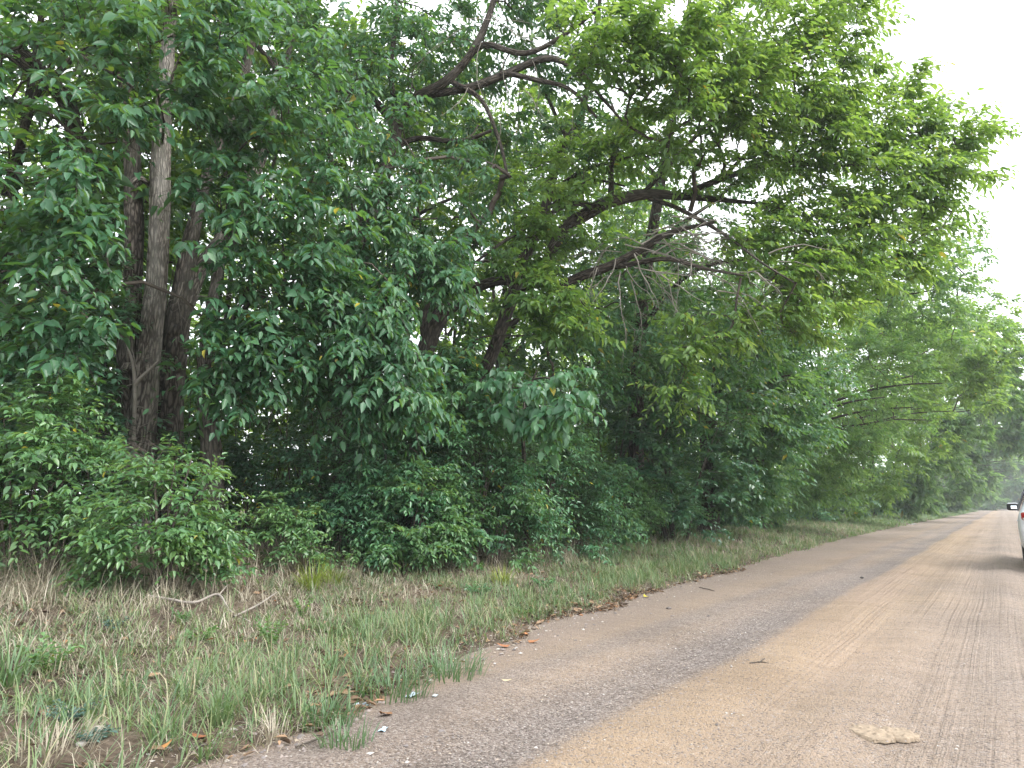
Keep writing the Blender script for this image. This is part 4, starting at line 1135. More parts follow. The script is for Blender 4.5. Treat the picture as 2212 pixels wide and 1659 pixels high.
# ------------------------------------------------------------------ the wood behind
WOOD = 'trees of the wood behind the front row'
wood = [(-13.5, 4.5, 9.5, 41, 'bushy wood tree filling the gap left of the furrowed trunks'), (-17.5, 1.5, 11, 42, 'wood tree at the left edge behind the leaning tree'),
        (-14.5, 9.0, 10.5, 43, 'wood tree seen between the furrowed trunks and the crooked tree'), (-13.0, 13.0, 9.5, 44, 'wood tree behind the trunk of the crooked tree'),
        (-19.0, 8.5, 12, 45, 'taller wood tree deep behind the furrowed trunks'), (-18.5, 15, 12, 46, 'taller wood tree deep behind the crooked tree'), (-12.5, 17.5, 10.5, 47, 'wood tree behind the fork of the arching tree'),
        (-12.0, 22.5, 10.5, 48, 'wood tree behind the slender leaning trunk'), (-17.5, 21, 12, 49, 'taller wood tree deep behind the arching tree'), (-13, 29, 11, 50, 'wood tree behind the shaded tree'),
        (-16, 37, 12, 51, 'wood tree deep behind the row under the long limb'), (-22, 3, 12, 52, 'farthest wood tree at the left edge'), (-12.5, 26, 8.5, 53, 'low wood tree between the shaded tree and the row'), (-14, 48, 11, 54, 'wood tree behind the start of the receding row'), (-24, 12, 13, 55, 'farthest wood tree behind the crooked tree')]
for x, y, h, sd_, lab in wood:
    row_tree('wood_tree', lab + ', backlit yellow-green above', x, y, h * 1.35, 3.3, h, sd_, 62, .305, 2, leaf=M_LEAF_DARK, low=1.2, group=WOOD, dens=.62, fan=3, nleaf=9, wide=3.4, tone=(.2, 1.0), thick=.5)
# ------------------------------------------------------------------ bushes
def build_bush(name, label, u, r, vtop, hw, mat, L=.095, wr=.48, n=60, fan=4, nleaf=10, lod=1, seed=1, opp=True, depth=None, parts=0, tone=(.1, .9), group='bushes along the foot of the trees',
               spray_l=(.25, .5), droop=.35, hang=.25, stems=7, arch=(.5, -.35, .1), low=.12, lean=(0, 0), yellow=.004, at_xy=None, height=None, tip_light=.35, extra=None):
    rg = np.random.default_rng(seed)
    if at_xy is not None:
        org = np.array([at_xy[0], at_xy[1], float(terr(*at_xy)) - .03])
        h = height
    else:
        org = base(u, r, .03)
        h = at(u, vtop, r)[2] - org[2]
    root = empty(name, org, label, 'bush', group)
    depth = depth or hw
    lat = np.array([math.cos(YAW), math.sin(YAW), 0.0])
    dep = np.array([-math.sin(YAW), math.cos(YAW), 0.0])
    sk = []
    tw, lv = Tubes(), Leaves()
    for k in range(stems):
        a = rg.uniform(0, 6.28); q = rg.uniform(.3, .85)
        off = lat * math.cos(a) * hw * q + dep * math.sin(a) * depth * q
        s0 = org + off * .18
        top = org + off + UP * h * rg.uniform(.6, .92)
        mid = org + off * .45 + UP * h * rg.uniform(.35, .5)
        pts = catmull(np.array([s0, mid, top]), 9)
        rad = np.linspace(.004 + .007 * h, .004, 9)
        link('stem', swept('stem', np.column_stack([pts, rad]), M_TWIG, org, sides=6, step=.12, ridge=0, seed=seed + k), root)
        sk.append(pts)
    # targets: a dome of uneven lobes
    m = n * 3
    d = nrm(rg.normal(0, 1, (m, 3))); d[:, 2] = np.abs(d[:, 2]) * 1.0
    rr = rg.uniform(.45, 1.0, m) ** .6
    ang = np.arctan2(d[:, 1], d[:, 0])
    lobe = .78 + .44 * vnoise(np.cos(ang) * 2 + 7, np.sin(ang) * 2 + 7, d[:, 2] * 2.2, seed=seed)
    hz = (lat * d[:, 0:1] * hw + dep * d[:, 1:2] * depth) * (rr * lobe)[:, None]
    zz = low * h + (1 - low) * h * d[:, 2] ** .7 * rr * (.88 + .42 * vnoise(np.cos(ang) * 2.5, np.sin(ang) * 2.5, seed=seed + 1))
    low_m = rg.random(m) < .22
    zz = np.where(low_m, rg.uniform(.05, .4, m) * h, zz)
    tg = org + hz + UP * zz[:, None] + np.array([lean[0], lean[1], 0]) * (zz / h)[:, None]
    keep = vnoise(tg[:, 0] * 2.5, tg[:, 1] * 2.5, tg[:, 2] * 3.5, seed=seed + 5) + rg.normal(0, .12, m)
    tg = tg[np.argsort(-keep)[:n]]
    if extra is not None:
        tg = np.vstack([tg, extra])
    A, B, ra, rb, dirs = grow(np.concatenate(sk), tg, org, up_bow=.1, pathw=.15, rtip=.0018, rmax=.010, rg=rg)
    tw.add(A, B, ra, rb)
    ow = np.asarray(arch, float)
    hz = nrm((tg - org) * np.array([1, 1, .15]))
    for f in range(fan):
        dd = dirs * .4 + hz * .5 + ow * .5 + rg.normal(0, .38, tg.shape)
        dd[:, 2] = dd[:, 2] * .5 + .18
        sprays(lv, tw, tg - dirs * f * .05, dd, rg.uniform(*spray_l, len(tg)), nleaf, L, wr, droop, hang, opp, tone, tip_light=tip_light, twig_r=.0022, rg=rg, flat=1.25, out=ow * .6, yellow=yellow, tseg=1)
    lv.cat()
    kp = leaf_parts(lv, mat, root, parts) if parts else None
    f = link('foliage', lv.mesh('foliage', mat, lod, org, kp), root); f['kind'] = 'stuff'
    t = link('twigs', tw.mesh('twigs', M_TWIG, org, 3), root); t['kind'] = 'stuff'
    return root


build_bush('bush', 'bright green bush in front of the furrowed trunks, spilling down to the grass', 352, 8.1, 945, .60, M_BUSH_LIGHT, L=0.099, n=170, lod=1, seed=101, parts=300, nleaf=9, fan=4, tone=(.05, .9), stems=9, low=.05)
build_bush('bush', 'low light-green bush in the lower left corner of the thicket', 110, 9.0, 1080, .55, M_BUSH_LIGHT, L=0.086, n=85, lod=1, seed=120, nleaf=10, tone=(.0, .8), low=.03)
build_bush('bush', 'bush of long arching sprays with paired oval leaves at the left edge', 40, 9.2, 880, .95, M_BUSH_LIGHT, L=0.103, n=207, lod=1, seed=102, low=.03, parts=260, nleaf=14, fan=3, spray_l=(.4, .8), droop=.4, tone=(.0, .8), stems=9)
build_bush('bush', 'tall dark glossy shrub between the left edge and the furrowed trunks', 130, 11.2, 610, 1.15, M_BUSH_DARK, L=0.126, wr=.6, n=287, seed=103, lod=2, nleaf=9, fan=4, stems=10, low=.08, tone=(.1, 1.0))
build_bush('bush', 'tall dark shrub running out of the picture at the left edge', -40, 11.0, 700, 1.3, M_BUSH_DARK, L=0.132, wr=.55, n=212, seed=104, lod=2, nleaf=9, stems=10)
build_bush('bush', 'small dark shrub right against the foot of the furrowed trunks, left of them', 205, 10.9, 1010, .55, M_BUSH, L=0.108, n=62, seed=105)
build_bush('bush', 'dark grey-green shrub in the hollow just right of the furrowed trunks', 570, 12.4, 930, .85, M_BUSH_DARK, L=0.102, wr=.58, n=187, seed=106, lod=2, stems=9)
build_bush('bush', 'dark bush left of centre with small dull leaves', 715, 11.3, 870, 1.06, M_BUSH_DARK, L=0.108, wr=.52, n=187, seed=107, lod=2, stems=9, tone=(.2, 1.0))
build_bush('bush', 'low yellow-green bush left of the centre bushes in the dry grass', 620, 9.9, 1083, 0.56, M_BUSH_LIGHT, L=0.088, n=61, seed=108, lod=1, nleaf=10, tone=(.2, 1.0))
build_bush('bush', 'broad leafy bush at the centre, tallest of the low row', 860, 11.1, 880, 1.18, M_BUSH, L=0.108, n=258, seed=109, lod=1, parts=200, nleaf=11, stems=10)
build_bush('bush', 'fresh green low bush in front of the broad centre bush', 880, 10.4, 1000, 0.78, M_BUSH_LIGHT, L=0.103, n=113, seed=110, lod=1, tone=(.0, .75), nleaf=11)
build_bush('bush', 'bush of layered horizontal sprays right of the broad centre bush', 1020, 11.8, 890, 1.12, M_BUSH, L=0.108, n=244, seed=111, nleaf=13, spray_l=(.4, .75), droop=.28, stems=10)
build_bush('bush', 'low bright bush at the grass edge below the layered sprays', 1060, 11.2, 1030, 0.73, M_BUSH_LIGHT, L=0.093, n=91, seed=112, tone=(.0, .7))
build_bush('bush', 'blue-green bush with a long right-pointing spray under the big-leaved sapling', 1165, 13.2, 905, 1.18, M_BUSH, L=0.108, n=228, seed=113, nleaf=13, spray_l=(.4, .85), stems=10)
build_bush('bush', 'low rounded bush at the right end of the centre bushes', 1245, 14.7, 965, 1.06, M_BUSH, L=0.120, n=137, seed=114, tone=(.2, 1.0))
build_bush('bush', 'blue-green bush filling the gap left of the broad centre bush', 760, 10.9, 985, .85, M_BUSH, L=0.090, n=146, lod=1, seed=121, nleaf=12, tone=(.1, .95))
build_bush('bush', 'small drooping bush at the grass edge under the blue-green bush', 730, 10.4, 1095, .5, M_BUSH_LIGHT, L=.095, n=50, lod=1, seed=122, tone=(.0, .8))
build_bush('bush', 'yellow-green bush rising behind the broad centre bush', 985, 12.9, 860, .8, M_BUSH_LIGHT, L=.115, n=110, lod=1, seed=123, nleaf=11, tone=(.0, .9), yellow=.02)
build_bush('bush', 'small-leaved yellowish bush standing alone right of the centre bushes', 1330, 17.1, 1005, 1.12, M_BUSH_LIGHT, L=0.102, n=137, seed=115, wr=.5, tone=(.0, .7))
build_bush('bush', 'small-leaved bush beside the yellowish one, before the dark shrubs', 1425, 20.0, 1023, 1.23, M_BUSH, L=0.120, n=137, seed=116, tone=(.2, 1.0))
build_bush('bush', 'tall dark shrub in the black gap under the long limb', 1320, 18.2, 800, 1.7, M_BUSH_DARK, L=0.156, n=237, seed=117, lod=2, wr=.55)
build_bush('bush', 'tall dark shrub with larger leaves below the hanging yellow spray', 1460, 19.5, 800, 1.9, M_BUSH_DARK, L=0.168, n=250, seed=118, lod=2, wr=.55, tone=(.2, 1.0))
for k, (x, y, h, w, lab, mt) in enumerate([
        (-8.6, 24.5, 2.3, 1.6, 'dark shrub at the grass edge under the low dull-green tree', M_BUSH_DARK), (-9.3, 30.0, 1.9, 1.8, 'dark bluish shrub at the grass edge, first past the low dull-green tree', M_BUSH),
        (-9.5, 36.5, 2.2, 2.2, 'rounded dark shrub, second past the low dull-green tree', M_BUSH_DARK), (-9.4, 43.5, 2.0, 2.4, 'soft-edged shrub, third past the low dull-green tree', M_BUSH),
        (-9.5, 52.0, 2.3, 3.0, 'shrub at the verge under the yellowish rounded tree', M_BUSH_DARK), (-9.5, 63.0, 2.3, 3.6, 'distant shrub at the verge beyond the yellowish rounded tree', M_BUSH), (-9.8, 80.0, 2.6, 3.0, 'far shrub in the shade near the end of the grass strip', M_BUSH_DARK), (-9.6, 105.0, 3.0, 3.2, 'farthest shrub along the grass strip', M_BUSH_DARK)]):
    build_bush('bush', lab, 0, 0, 0, w, mt, L=.14 + .0042 * y, n=int(70), seed=130 + k, lod=2, at_xy=(x, y), height=h, nleaf=10, fan=5, spray_l=(.3 + .002 * y, .6 + .004 * y), tone=(.15, 1.0), stems=5)


# ------------------------------------------------------------------ undergrowth filling the floor of the wood
def undergrowth():
    rg = np.random.default_rng(77)
    lv = Leaves()
    n = 4600
    y = np.concatenate([rg.uniform(-6, 40, n), rg.uniform(40, 150, n // 3)])
    n = len(y)
    x = -10.5 - rg.random(n) ** .8 * 13 - .6 * vnoise(y * .4, y * 0, seed=71)
    hmax = 1.2 + 4.2 * np.clip((-x - 10.5) / 6.5, 0, 1) * (.55 + .8 * vnoise(x * .35, y * .35, seed=72))
    z = terr(x, y) + hmax * rg.random(n) ** .8
    P = np.stack([x, y, z], -1)
    D = rg.normal(0, 1, (n, 3)) + np.array([.8, -.3, .2]); D[:, 2] *= .4
    sc = np.where(y > 40, 2.2, 1.0)
    for m, s in ((sc == 1, 1.0), (sc > 1, 2.4)):
        sprays(lv, None, P[m], D[m], rg.uniform(.35, .8, m.sum()) * s, 9, .29 * s, .52, .3, .35, False, (.1, 1.0), rg=rg)
    lv.cat()
    o = link('undergrowth', lv.mesh('undergrowth', M_LEAF_DARK, 2, (0, 0, 0)))
    tag(o, kind='stuff')
    lv = Leaves()
    n = 1500
    y = rg.uniform(285, 330, n); x = rg.uniform(-16, 40, n); z = terr(x, y) + 19 * rg.random(n) ** 1.2
    D = rg.normal(0, 1, (n, 3)); D[:, 2] *= .4
    sprays(lv, None, np.stack([x, y, z], -1), D, rg.uniform(2, 5, n), 8, 2.0, .6, .3, .35, False, (.2, 1.0), rg=rg)
    n = 2600
    y = 24 + 200 * rg.random(n) ** 1.5; x = -11.5 - rg.random(n) * 8; z = terr(x, y) + (9 + y * .03) * rg.random(n) ** 1.1
    D = rg.normal(0, 1, (n, 3)); D[:, 2] *= .4
    sprays(lv, None, np.stack([x, y, z], -1), D, rg.uniform(.6, 1.3, n) * (1 + y / 60), 8, .43, .55, .3, .35, False, (.2, 1.0), rg=rg)
    n = 1300
    y = rg.uniform(-14, 34, n); x = -18.5 - rg.random(n) * 5; z = terr(x, y) + 6.5 * rg.random(n)
    D = rg.normal(0, 1, (n, 3)); D[:, 2] *= .4
    sprays(lv, None, np.stack([x, y, z], -1), D, rg.uniform(.6, 1.3, n), 8, .42, .55, .3, .35, False, (.0, .6), rg=rg)
    n = 3000
    y = rg.uniform(-14, 75, n); x = -25 - rg.random(n) * 5; z = terr(x, y) + 17 * rg.random(n) ** 1.1
    D = rg.normal(0, 1, (n, 3)); D[:, 2] *= .4
    sprays(lv, None, np.stack([x, y, z], -1), D, rg.uniform(.6, 1.3, n), 8, .58, .55, .3, .35, False, (.2, 1.0), rg=rg)
    lv.cat()
    tag(link('far_wood', lv.mesh('far_wood', M_LEAF_BRIGHT, 2, (0, 0, 0))), kind='stuff')
    tb = Tubes()
    for _ in range(420):
        yy = rg.uniform(-4, 45); xx = -10.5 - rg.random() * 12
        p = np.array([xx, yy, float(terr(xx, yy)) - .05]); d = nrm(np.array([rg.normal(0, .25), rg.normal(0, .25), 1])); l = rg.uniform(1.5, 5); r0 = rg.uniform(.008, .03)
        for i in range(5):
            q = p + d * l / 5; d = nrm(d + rg.normal(0, .14, 3))
            tb.add(p, q, r0 * (1 - i * .16), r0 * (.84 - i * .16)); p = q
    o = link('undergrowth_stems', tb.mesh('undergrowth_stems', M_TWIG, (0, 0, 0), 4))
    tag(o, kind='stuff')


undergrowth()


# ------------------------------------------------------------------ grass
def blades(name, P, h, az, lean, w, tone, mat, seg=3, curl=None, org=(0, 0, 0), parent=None):
    n = len(P)
    dirh = np.stack([np.cos(az), np.sin(az), np.zeros(n)], -1)
    sd_ = np.stack([-np.sin(az), np.cos(az), np.zeros(n)], -1)
    tt_ = np.linspace(0, 1, seg + 1)
    cols = []
    c = P.copy()
    ph0 = lean * .28
    for k, t in enumerate(tt_):
        if k:
            ph = np.minimum(ph0 + lean * 1.25 * (tt_[k - 1] + .5 / seg), 2.5)
            c = c + (dirh * np.sin(ph)[:, None] + UP * np.cos(ph)[:, None]) * (h / seg)[:, None]
            c[:, 2] = np.maximum(c[:, 2], P[:, 2] + .006)
        ww = w * (1 - t ** 1.6) * .5 * (1 if k else .8)
        if k < seg:
            cols.append(c + sd_ * ww[:, None]); cols.append(c - sd_ * ww[:, None])
        else:
            cols.append(c)
    V = np.stack(cols, 1)
    m = 2 * seg + 1
    F0 = []
    for k in range(seg - 1):
        F0 += [[2 * k, 2 * k + 1, 2 * k + 3], [2 * k, 2 * k + 3, 2 * k + 2]]
    F0 += [[2 * seg - 2, 2 * seg - 1, 2 * seg]]
    F = (np.array(F0)[None] + (np.arange(n) * m)[:, None, None]).reshape(-1, 3)
    V = V.reshape(-1, 3) - np.asarray(org)
    return link(name, mesh_np(name, V, F, mat, tone=np.repeat(tone, m)), parent)


def tufts(rg, n, per, ylo, yhi, ypow, tlo, thi, dens, hf, spread):
    """Tuft centres on the bank kept with probability dens(x, y, t); returns blade arrays."""
    y = ylo + (yhi - ylo) * rg.random(n) ** ypow
    t = rg.uniform(tlo, thi, n)
    x = edge_x(y) - t
    k = rg.random(n) < dens(x, y, t)
    x, y, t = x[k], y[k], t[k]
    n = len(x)
    hh = hf(x, y, t, rg)
    az0 = rg.uniform(0, 6.283, n)
    P = np.repeat(np.stack([x, y, np.zeros(n)], -1), per, 0)
    a = rg.uniform(0, 6.283, n * per)
    rad = spread * rg.random(n * per) ** .7
    P[:, 0] += np.cos(a) * rad; P[:, 1] += np.sin(a) * rad
    P[:, 2] = terr(P[:, 0], P[:, 1]) - .005
    az = np.where(rg.random(n * per) < .65, a, np.repeat(az0, per)) + rg.normal(0, .5, n * per)
    h = np.repeat(hh, per) * rg.uniform(.45, 1.25, n * per)
    lean = np.abs(rg.normal(1.0, .42, n * per))
    return P, h, az, lean, np.repeat(t, per), np.repeat(rg.random(n), per)


def grass():
    rg = np.random.default_rng(90)

    def patch(x, y, sd):
        return vnoise(x * 1.1, y * 1.1, seed=sd) * .65 + vnoise(x * 3.3, y * 3.3, seed=sd + 1) * .35

    # green, near
    def dg(x, y, t):
        g = np.clip((patch(x, y, 51) - .26) * 3.4, 0.10, 1)
        edge = np.exp(-((t - .55) / .6) ** 2)
        far = np.clip((y - 7) / 7, 0, 1)
        return np.clip(g * .62 + edge * .8 * np.clip((patch(x, y, 55) - .25) * 3, .1, 1) + far * .5, 0, 1) * np.clip(1.4 - t / 5.5, .1, 1)
    P, h, az, lean, t, q = tufts(rg, 9600, 10, -1.2, 15, 1.35, .04, 5.4, dg, lambda x, y, t, r: r.uniform(.09, .22, len(x)) * (1 + .6 * np.exp(-((t - .5) / .45) ** 2)), .075)
    tone = np.clip(q * .55 + rg.random(len(P)) * .3 + np.where(rg.random(len(P)) < .10, .5, 0), 0, 1)
    o = blades('green_grass', P, h, az, lean, rg.uniform(.005, .0105, len(P)), tone, M_GRASS, 3); tag(o, kind='stuff')

    # straw, near
    def dd(x, y, t):
        g = np.clip((patch(x, y, 61) - .28) * 3.0, .06, 1)
        return np.clip(g * np.clip(.45 + .22 * t, .3, 1) * np.clip(1.25 - (y - 7) / 14, .25, 1), 0, 1)
    P, h, az, lean, t, q = tufts(rg, 7000, 9, -1.2, 15, 1.35, .06, 5.6, dd, lambda x, y, t, r: r.uniform(.10, .22, len(x)) * (.75 + .32 * np.clip(t - 1.2, 0, 3.0)), .085)
    lean = lean * 1.15 + .1
    tone = np.clip(q * .6 + rg.random(len(P)) * .45, 0, 1)
    o = blades('dry_grass', P, h, az, lean, rg.uniform(.004, .009, len(P)), tone, M_DRY, 3); tag(o, kind='stuff')

    # matted straw lying on the soil
    n = 15000
    y = .3 + 13 * rg.random(n) ** 1.4; t = rg.uniform(-.15, 5.4, n); x = edge_x(y) - t
    P = np.stack([x, y, terr(x, y) + .004 + .012 * rg.random(n)], -1)
    o = blades('straw_mat', P, rg.uniform(.08, .22, n), rg.uniform(0, 6.28, n), rg.uniform(1.3, 1.55, n), rg.uniform(.003, .006, n), np.clip(rg.random(n) * .8, 0, 1), M_DRY, 2); tag(o, kind='stuff')

    # the strip farther along
    def df(x, y, t):
        return np.clip(.35 + .9 * patch(x, y, 71), 0, 1) * np.clip(1.5 - t / 6, .3, 1)
    P, h, az, lean, t, q = tufts(rg, 4400, 9, 14, 45, 1.2, -.08, 5.2, df, lambda x, y, t, r: r.uniform(.12, .26, len(x)), .12)
    tone = np.clip(q * .45 + rg.random(len(P)) * .3 + .05 + np.where(rg.random(len(P)) < .14, .5, 0), 0, 1)
    o = blades('verge_grass', P, h, az, lean, rg.uniform(.013, .024, len(P)), tone, M_GRASS, 2); tag(o, kind='stuff')
    P, h, az, lean, t, q = tufts(rg, 3600, 9, 14, 40, 1.3, -.02, 5.2, lambda x, y, t: np.clip((patch(x, y, 61) - .3) * 2.2, .05, 1) * .8, lambda x, y, t, r: r.uniform(.16, .30, len(x)), .12)
    o = blades('dry_verge_grass', P, h, az, lean * 1.1, rg.uniform(.008, .014, len(P)), np.clip(q * .6 + rg.random(len(P)) * .4, 0, 1), M_DRY, 2); tag(o, kind='stuff')
    P, h, az, lean, t, q = tufts(rg, 4200, 6, 45, 190, 1.3, -.05, 4.6, df, lambda x, y, t, r: r.uniform(.2, .34, len(x)), .3)
    o = blades('distant_grass', P, h, az, lean, rg.uniform(.03, .06, len(P)), np.clip(q * .4 + rg.random(len(P)) * .3 + .1, 0, 1), M_GRASS, 2); tag(o, kind='stuff')

    # tall straw at the feet of the bushes
    A = []
    for u, r, sp, n in [(110, 9.0, .8, 260), (200, 8.7, .5, 160), (30, 8.8, .7, 160), (520, 10.6, .6, 240), (600, 10.9, .7, 260), (700, 11.0, .7, 260), (470, 9.8, .4, 120), (760, 11.2, .6, 160), (980, 11.7, .7, 130), (1120, 12.8, .8, 130), (1250, 14.5, 1.0, 130), (250, 9.2, .4, 80)]:
        c = base(u, r, 0)
        a = rg.normal(0, sp, (n, 2))
        A.append(np.stack([c[0] + a[:, 0], c[1] + a[:, 1]], -1))
    A = np.concatenate(A); A = A[rg.random(len(A)) < .62]; per = 9
    A = np.repeat(A, per, 0) + rg.normal(0, .05, (len(A) * per, 2))
    n = len(A)
    P = np.stack([A[:, 0], A[:, 1], terr(A[:, 0], A[:, 1])], -1)
    az = np.repeat(rg.uniform(0, 6.28, n // per), per) + rg.normal(0, .8, n)
    o = blades('tall_dry_grass', P, rg.uniform(.25, .62, n), az, np.abs(rg.normal(1.05, .4, n)), rg.uniform(.004, .008, n), np.clip(rg.random(n) * .9, 0, 1), M_DRY, 3); tag(o, kind='stuff')


grass()


def litter():
    rg = np.random.default_rng(95)
    n = 11000
    y = .3 + 15 * rg.random(n) ** 1.4; t = np.where(rg.random(n) < .25, np.abs(rg.normal(0, .25, n)) - .1, rg.uniform(-.1, 6.5, n)); x = edge_x(y) - t
    k = vnoise(x * 1.2, y * 1.2, seed=99) + rg.normal(0, .15, n) > .36
    x, y = x[k], y[k]; n = len(x)
    P = np.stack([x, y, np.maximum(terr(x, y), .005) + .008 + .03 * rg.random(n) ** 2], -1)
    a = rg.uniform(0, 6.28, n)
    D = np.stack([np.cos(a), np.sin(a), rg.normal(0, .25, n)], -1)
    N = np.stack([rg.normal(0, .35, n), rg.normal(0, .35, n), np.ones(n)], -1)
    lv = Leaves(); s = rg.uniform(.035, .085, n)
    lv.add(P, D, N, s, s * rg.uniform(.4, .65, n), rg.random(n) ** 1.2)
    lv.cat()
    tag(link('leaf_litter', lv.mesh('leaf_litter', M_LITTER, 1, (0, 0, 0))), kind='stuff')


litter()
# ------------------------------------------------------------------ weeds on the bank
def bank_point(u, v):
    """Where the line of sight through (u, v) meets the bank."""
    d = ray(u, v)
    z = 0.0
    for _ in range(12):
        t = (z - CAM_H) / d[2]
        p = d * t + np.array([0, 0, CAM_H])
        z = .5 * z + .5 * max(0.0, float(terr(p[0], p[1])))
    p[2] = max(float(terr(p[0], p[1])), .004)
    return p


def leafy_weed(label, u, v, h, hw, mat, L, wr, stems, nleaf, seed, tone=(.2, .9), droop=.25, opp=True, name='weed'):
    rg = np.random.default_rng(seed)
    p = bank_point(u, v) - np.array([0, 0, .01])
    root = empty(name, p, label, 'weed', 'weeds on the grassy bank')
    lv, tw = Leaves(), Tubes()
    a = rg.uniform(0, 6.28, stems)
    D = np.stack([np.cos(a) * hw / h, np.sin(a) * hw / h, np.ones(stems)], -1) * rg.uniform(.6, 1.1, (stems, 1))
    B = np.repeat(p[None], stems, 0) + np.stack([np.cos(a), np.sin(a), a * 0], -1) * .01
    sprays(lv, tw, B, D, rg.uniform(.7, 1.15, stems) * h * 1.15, nleaf, L, wr, droop, .15, opp, tone, twig_r=.0018, rg=rg)
    lv.cat()
    f = link('foliage', lv.mesh('foliage', mat, 1, p), root); f['kind'] = 'stuff'
    link('stem', tw.mesh('stem', M_TWIG_GREEN, p, 4), root)


def grass_tuft(label, u, v, h, n, mat, tone, w, seed, spread=.06):
    rg = np.random.default_rng(seed)
    p = bank_point(u, v) - np.array([0, 0, .01])
    a = rg.uniform(0, 6.28, n)
    P = p[None] + np.stack([np.cos(a), np.sin(a), a * 0], -1) * (spread * rg.random(n) ** .6)[:, None]
    o = blades('grass_tuft', P, h * rg.uniform(.5, 1.15, n), a + rg.normal(0, .5, n), np.abs(rg.normal(.75, .3, n)), rg.uniform(.6, 1.2, n) * w, np.clip(tone + rg.normal(0, .08, n), 0, 1), mat, 3, org=p)
    o.location = p
    tag(o, label, 'grass tuft', 'grass tufts standing out on the bank')


M_BLUE = leaf_mat('blue_weed_leaf', [(0, (.06, .12, .105)), (.6, (.10, .185, .16)), (1, (.15, .25, .21))], [(0, (.08, .2, .12)), (1, (.15, .3, .2))], trans=.25)
M_YGRASS = leaf_mat('yellow_green_grass', [(0, (.15, .21, .04)), (.6, (.24, .31, .05)), (1, (.34, .38, .08))], [(0, (.2, .3, .04)), (1, (.4, .45, .08))], trans=.35, back=0.0)
leafy_weed('blue-green spreading weed low in the near grass at the left', 150, 1555, .16, .16, M_BLUE, .030, .5, 22, 14, 201)
leafy_weed('second, smaller blue-green weed just below the first', 205, 1600, .10, .10, M_BLUE, .028, .5, 14, 12, 202)
leafy_weed('feathery bright green weed in the middle of the bank', 585, 1395, .22, .09, M_BUSH_LIGHT, .040, .4, 16, 16, 203, tone=(.4, .95))
leafy_weed('small round-leaved green weed left of the feathery one', 430, 1385, .15, .12, M_BUSH_LIGHT, .045, .6, 12, 10, 204, tone=(.3, .9))
leafy_weed('leafy green weed near the left edge of the picture', 95, 1450, .24, .16, M_BUSH_LIGHT, .055, .55, 14, 10, 205, tone=(.3, .9))
leafy_weed('thin upright weed under the bright bush', 395, 1345, .14, .08, M_BUSH_LIGHT, .035, .45, 9, 12, 206)
leafy_weed('grey-green weed beside the fallen branch', 245, 1360, .14, .10, M_BLUE, .035, .5, 12, 10, 207)
leafy_weed('dark leafy weed below the bright bush', 465, 1265, .20, .10, M_BUSH, .05, .5, 10, 10, 208)
leafy_weed('green weed by the end of the second branch', 655, 1330, .20, .07, M_BUSH_LIGHT, .045, .5, 10, 12, 209, tone=(.5, .95))
leafy_weed('dark ferny weed among the straw before the centre bushes', 1035, 1285, .22, .20, M_BUSH, .05, .4, 20, 16, 210)
leafy_weed('second dark ferny weed, right of the first', 1175, 1270, .20, .16, M_BUSH, .05, .4, 16, 16, 211)
leafy_weed('low broad weed with pale leaves at the foot of the layered bush', 1120, 1225, .25, .2, M_BUSH_LIGHT, .06, .5, 14, 10, 212)
leafy_weed('round green weed lying low halfway to the road', 1130, 1330, .12, .10, M_BUSH_LIGHT, .045, .6, 10, 8, 213)
leafy_weed('reddish-topped weed in the straw near the road edge', 1285, 1255, .2, .06, M_LITTER, .035, .45, 7, 10, 214, tone=(.95, 1.0))
grass_tuft('bright yellow-green grass tuft in front of the low yellow-green bush', 672, 1275, .42, 90, M_YGRASS, .5, .012, 221, .10)
grass_tuft('smaller yellow-green grass tuft right of it', 720, 1262, .34, 60, M_YGRASS, .4, .011, 222, .09)
grass_tuft('yellow grass tuft before the centre bushes', 1085, 1262, .30, 90, M_YGRASS, .8, .012, 223, .14)
grass_tuft('dark green grass tuft lying over toward the road', 1315, 1215, .42, 150, M_GRASS, .12, .014, 224, .22)
grass_tuft('tall broad grass blades at the left edge of the picture', 20, 1480, .42, 46, M_GRASS, .25, .014, 225, .14)
grass_tuft('spiky blue-green grass tuft closest to the road corner', 745, 1610, .17, 70, M_GRASS, .2, .009, 226, .13)
grass_tuft('lush green grass tuft hanging over the road edge', 965, 1460, .26, 170, M_GRASS, .18, .010, 227, .27)
grass_tuft('lush green grass tuft left of the one hanging over the edge', 850, 1500, .25, 160, M_GRASS, .15, .010, 228, .27)
grass_tuft('wide green grass tuft low at the road edge, left of the lush ones', 700, 1560, .2, 130, M_GRASS, .15, .011, 229, .2)
grass_tuft('upright pale grass tuft in the middle of the bank', 470, 1560, .26, 70, M_GRASS, .45, .010, 230, .07)
grass_tuft('thick straw tuft bleached almost white near the road', 590, 1590, .17, 60, M_DRY, .8, .007, 231, .12)
grass_tuft('straw tuft leaning at the near left corner', 110, 1630, .20, 80, M_DRY, .65, .007, 232, .18)

# ------------------------------------------------------------------ things lying about
def stick(label, pts, mat, name='fallen_branch', extra=()):
    P = np.array([[*(bank_point(u, v) + np.array([0, 0, dz])), r] for u, v, dz, r in pts])
    org = P[0, :3].copy()
    root = empty(name, org, label, 'branch')
    link('branch', swept('branch', P, mat, org, sides=7, step=.06, ridge=0, seed=3, wob=.03), root)
    for e in extra:
        Q = np.array([[*(bank_point(u, v) + np.array([0, 0, dz])), r] for u, v, dz, r in e])
        link('side_twig', swept('side_twig', Q, mat, org, sides=5, step=.05, ridge=0, seed=4), root)


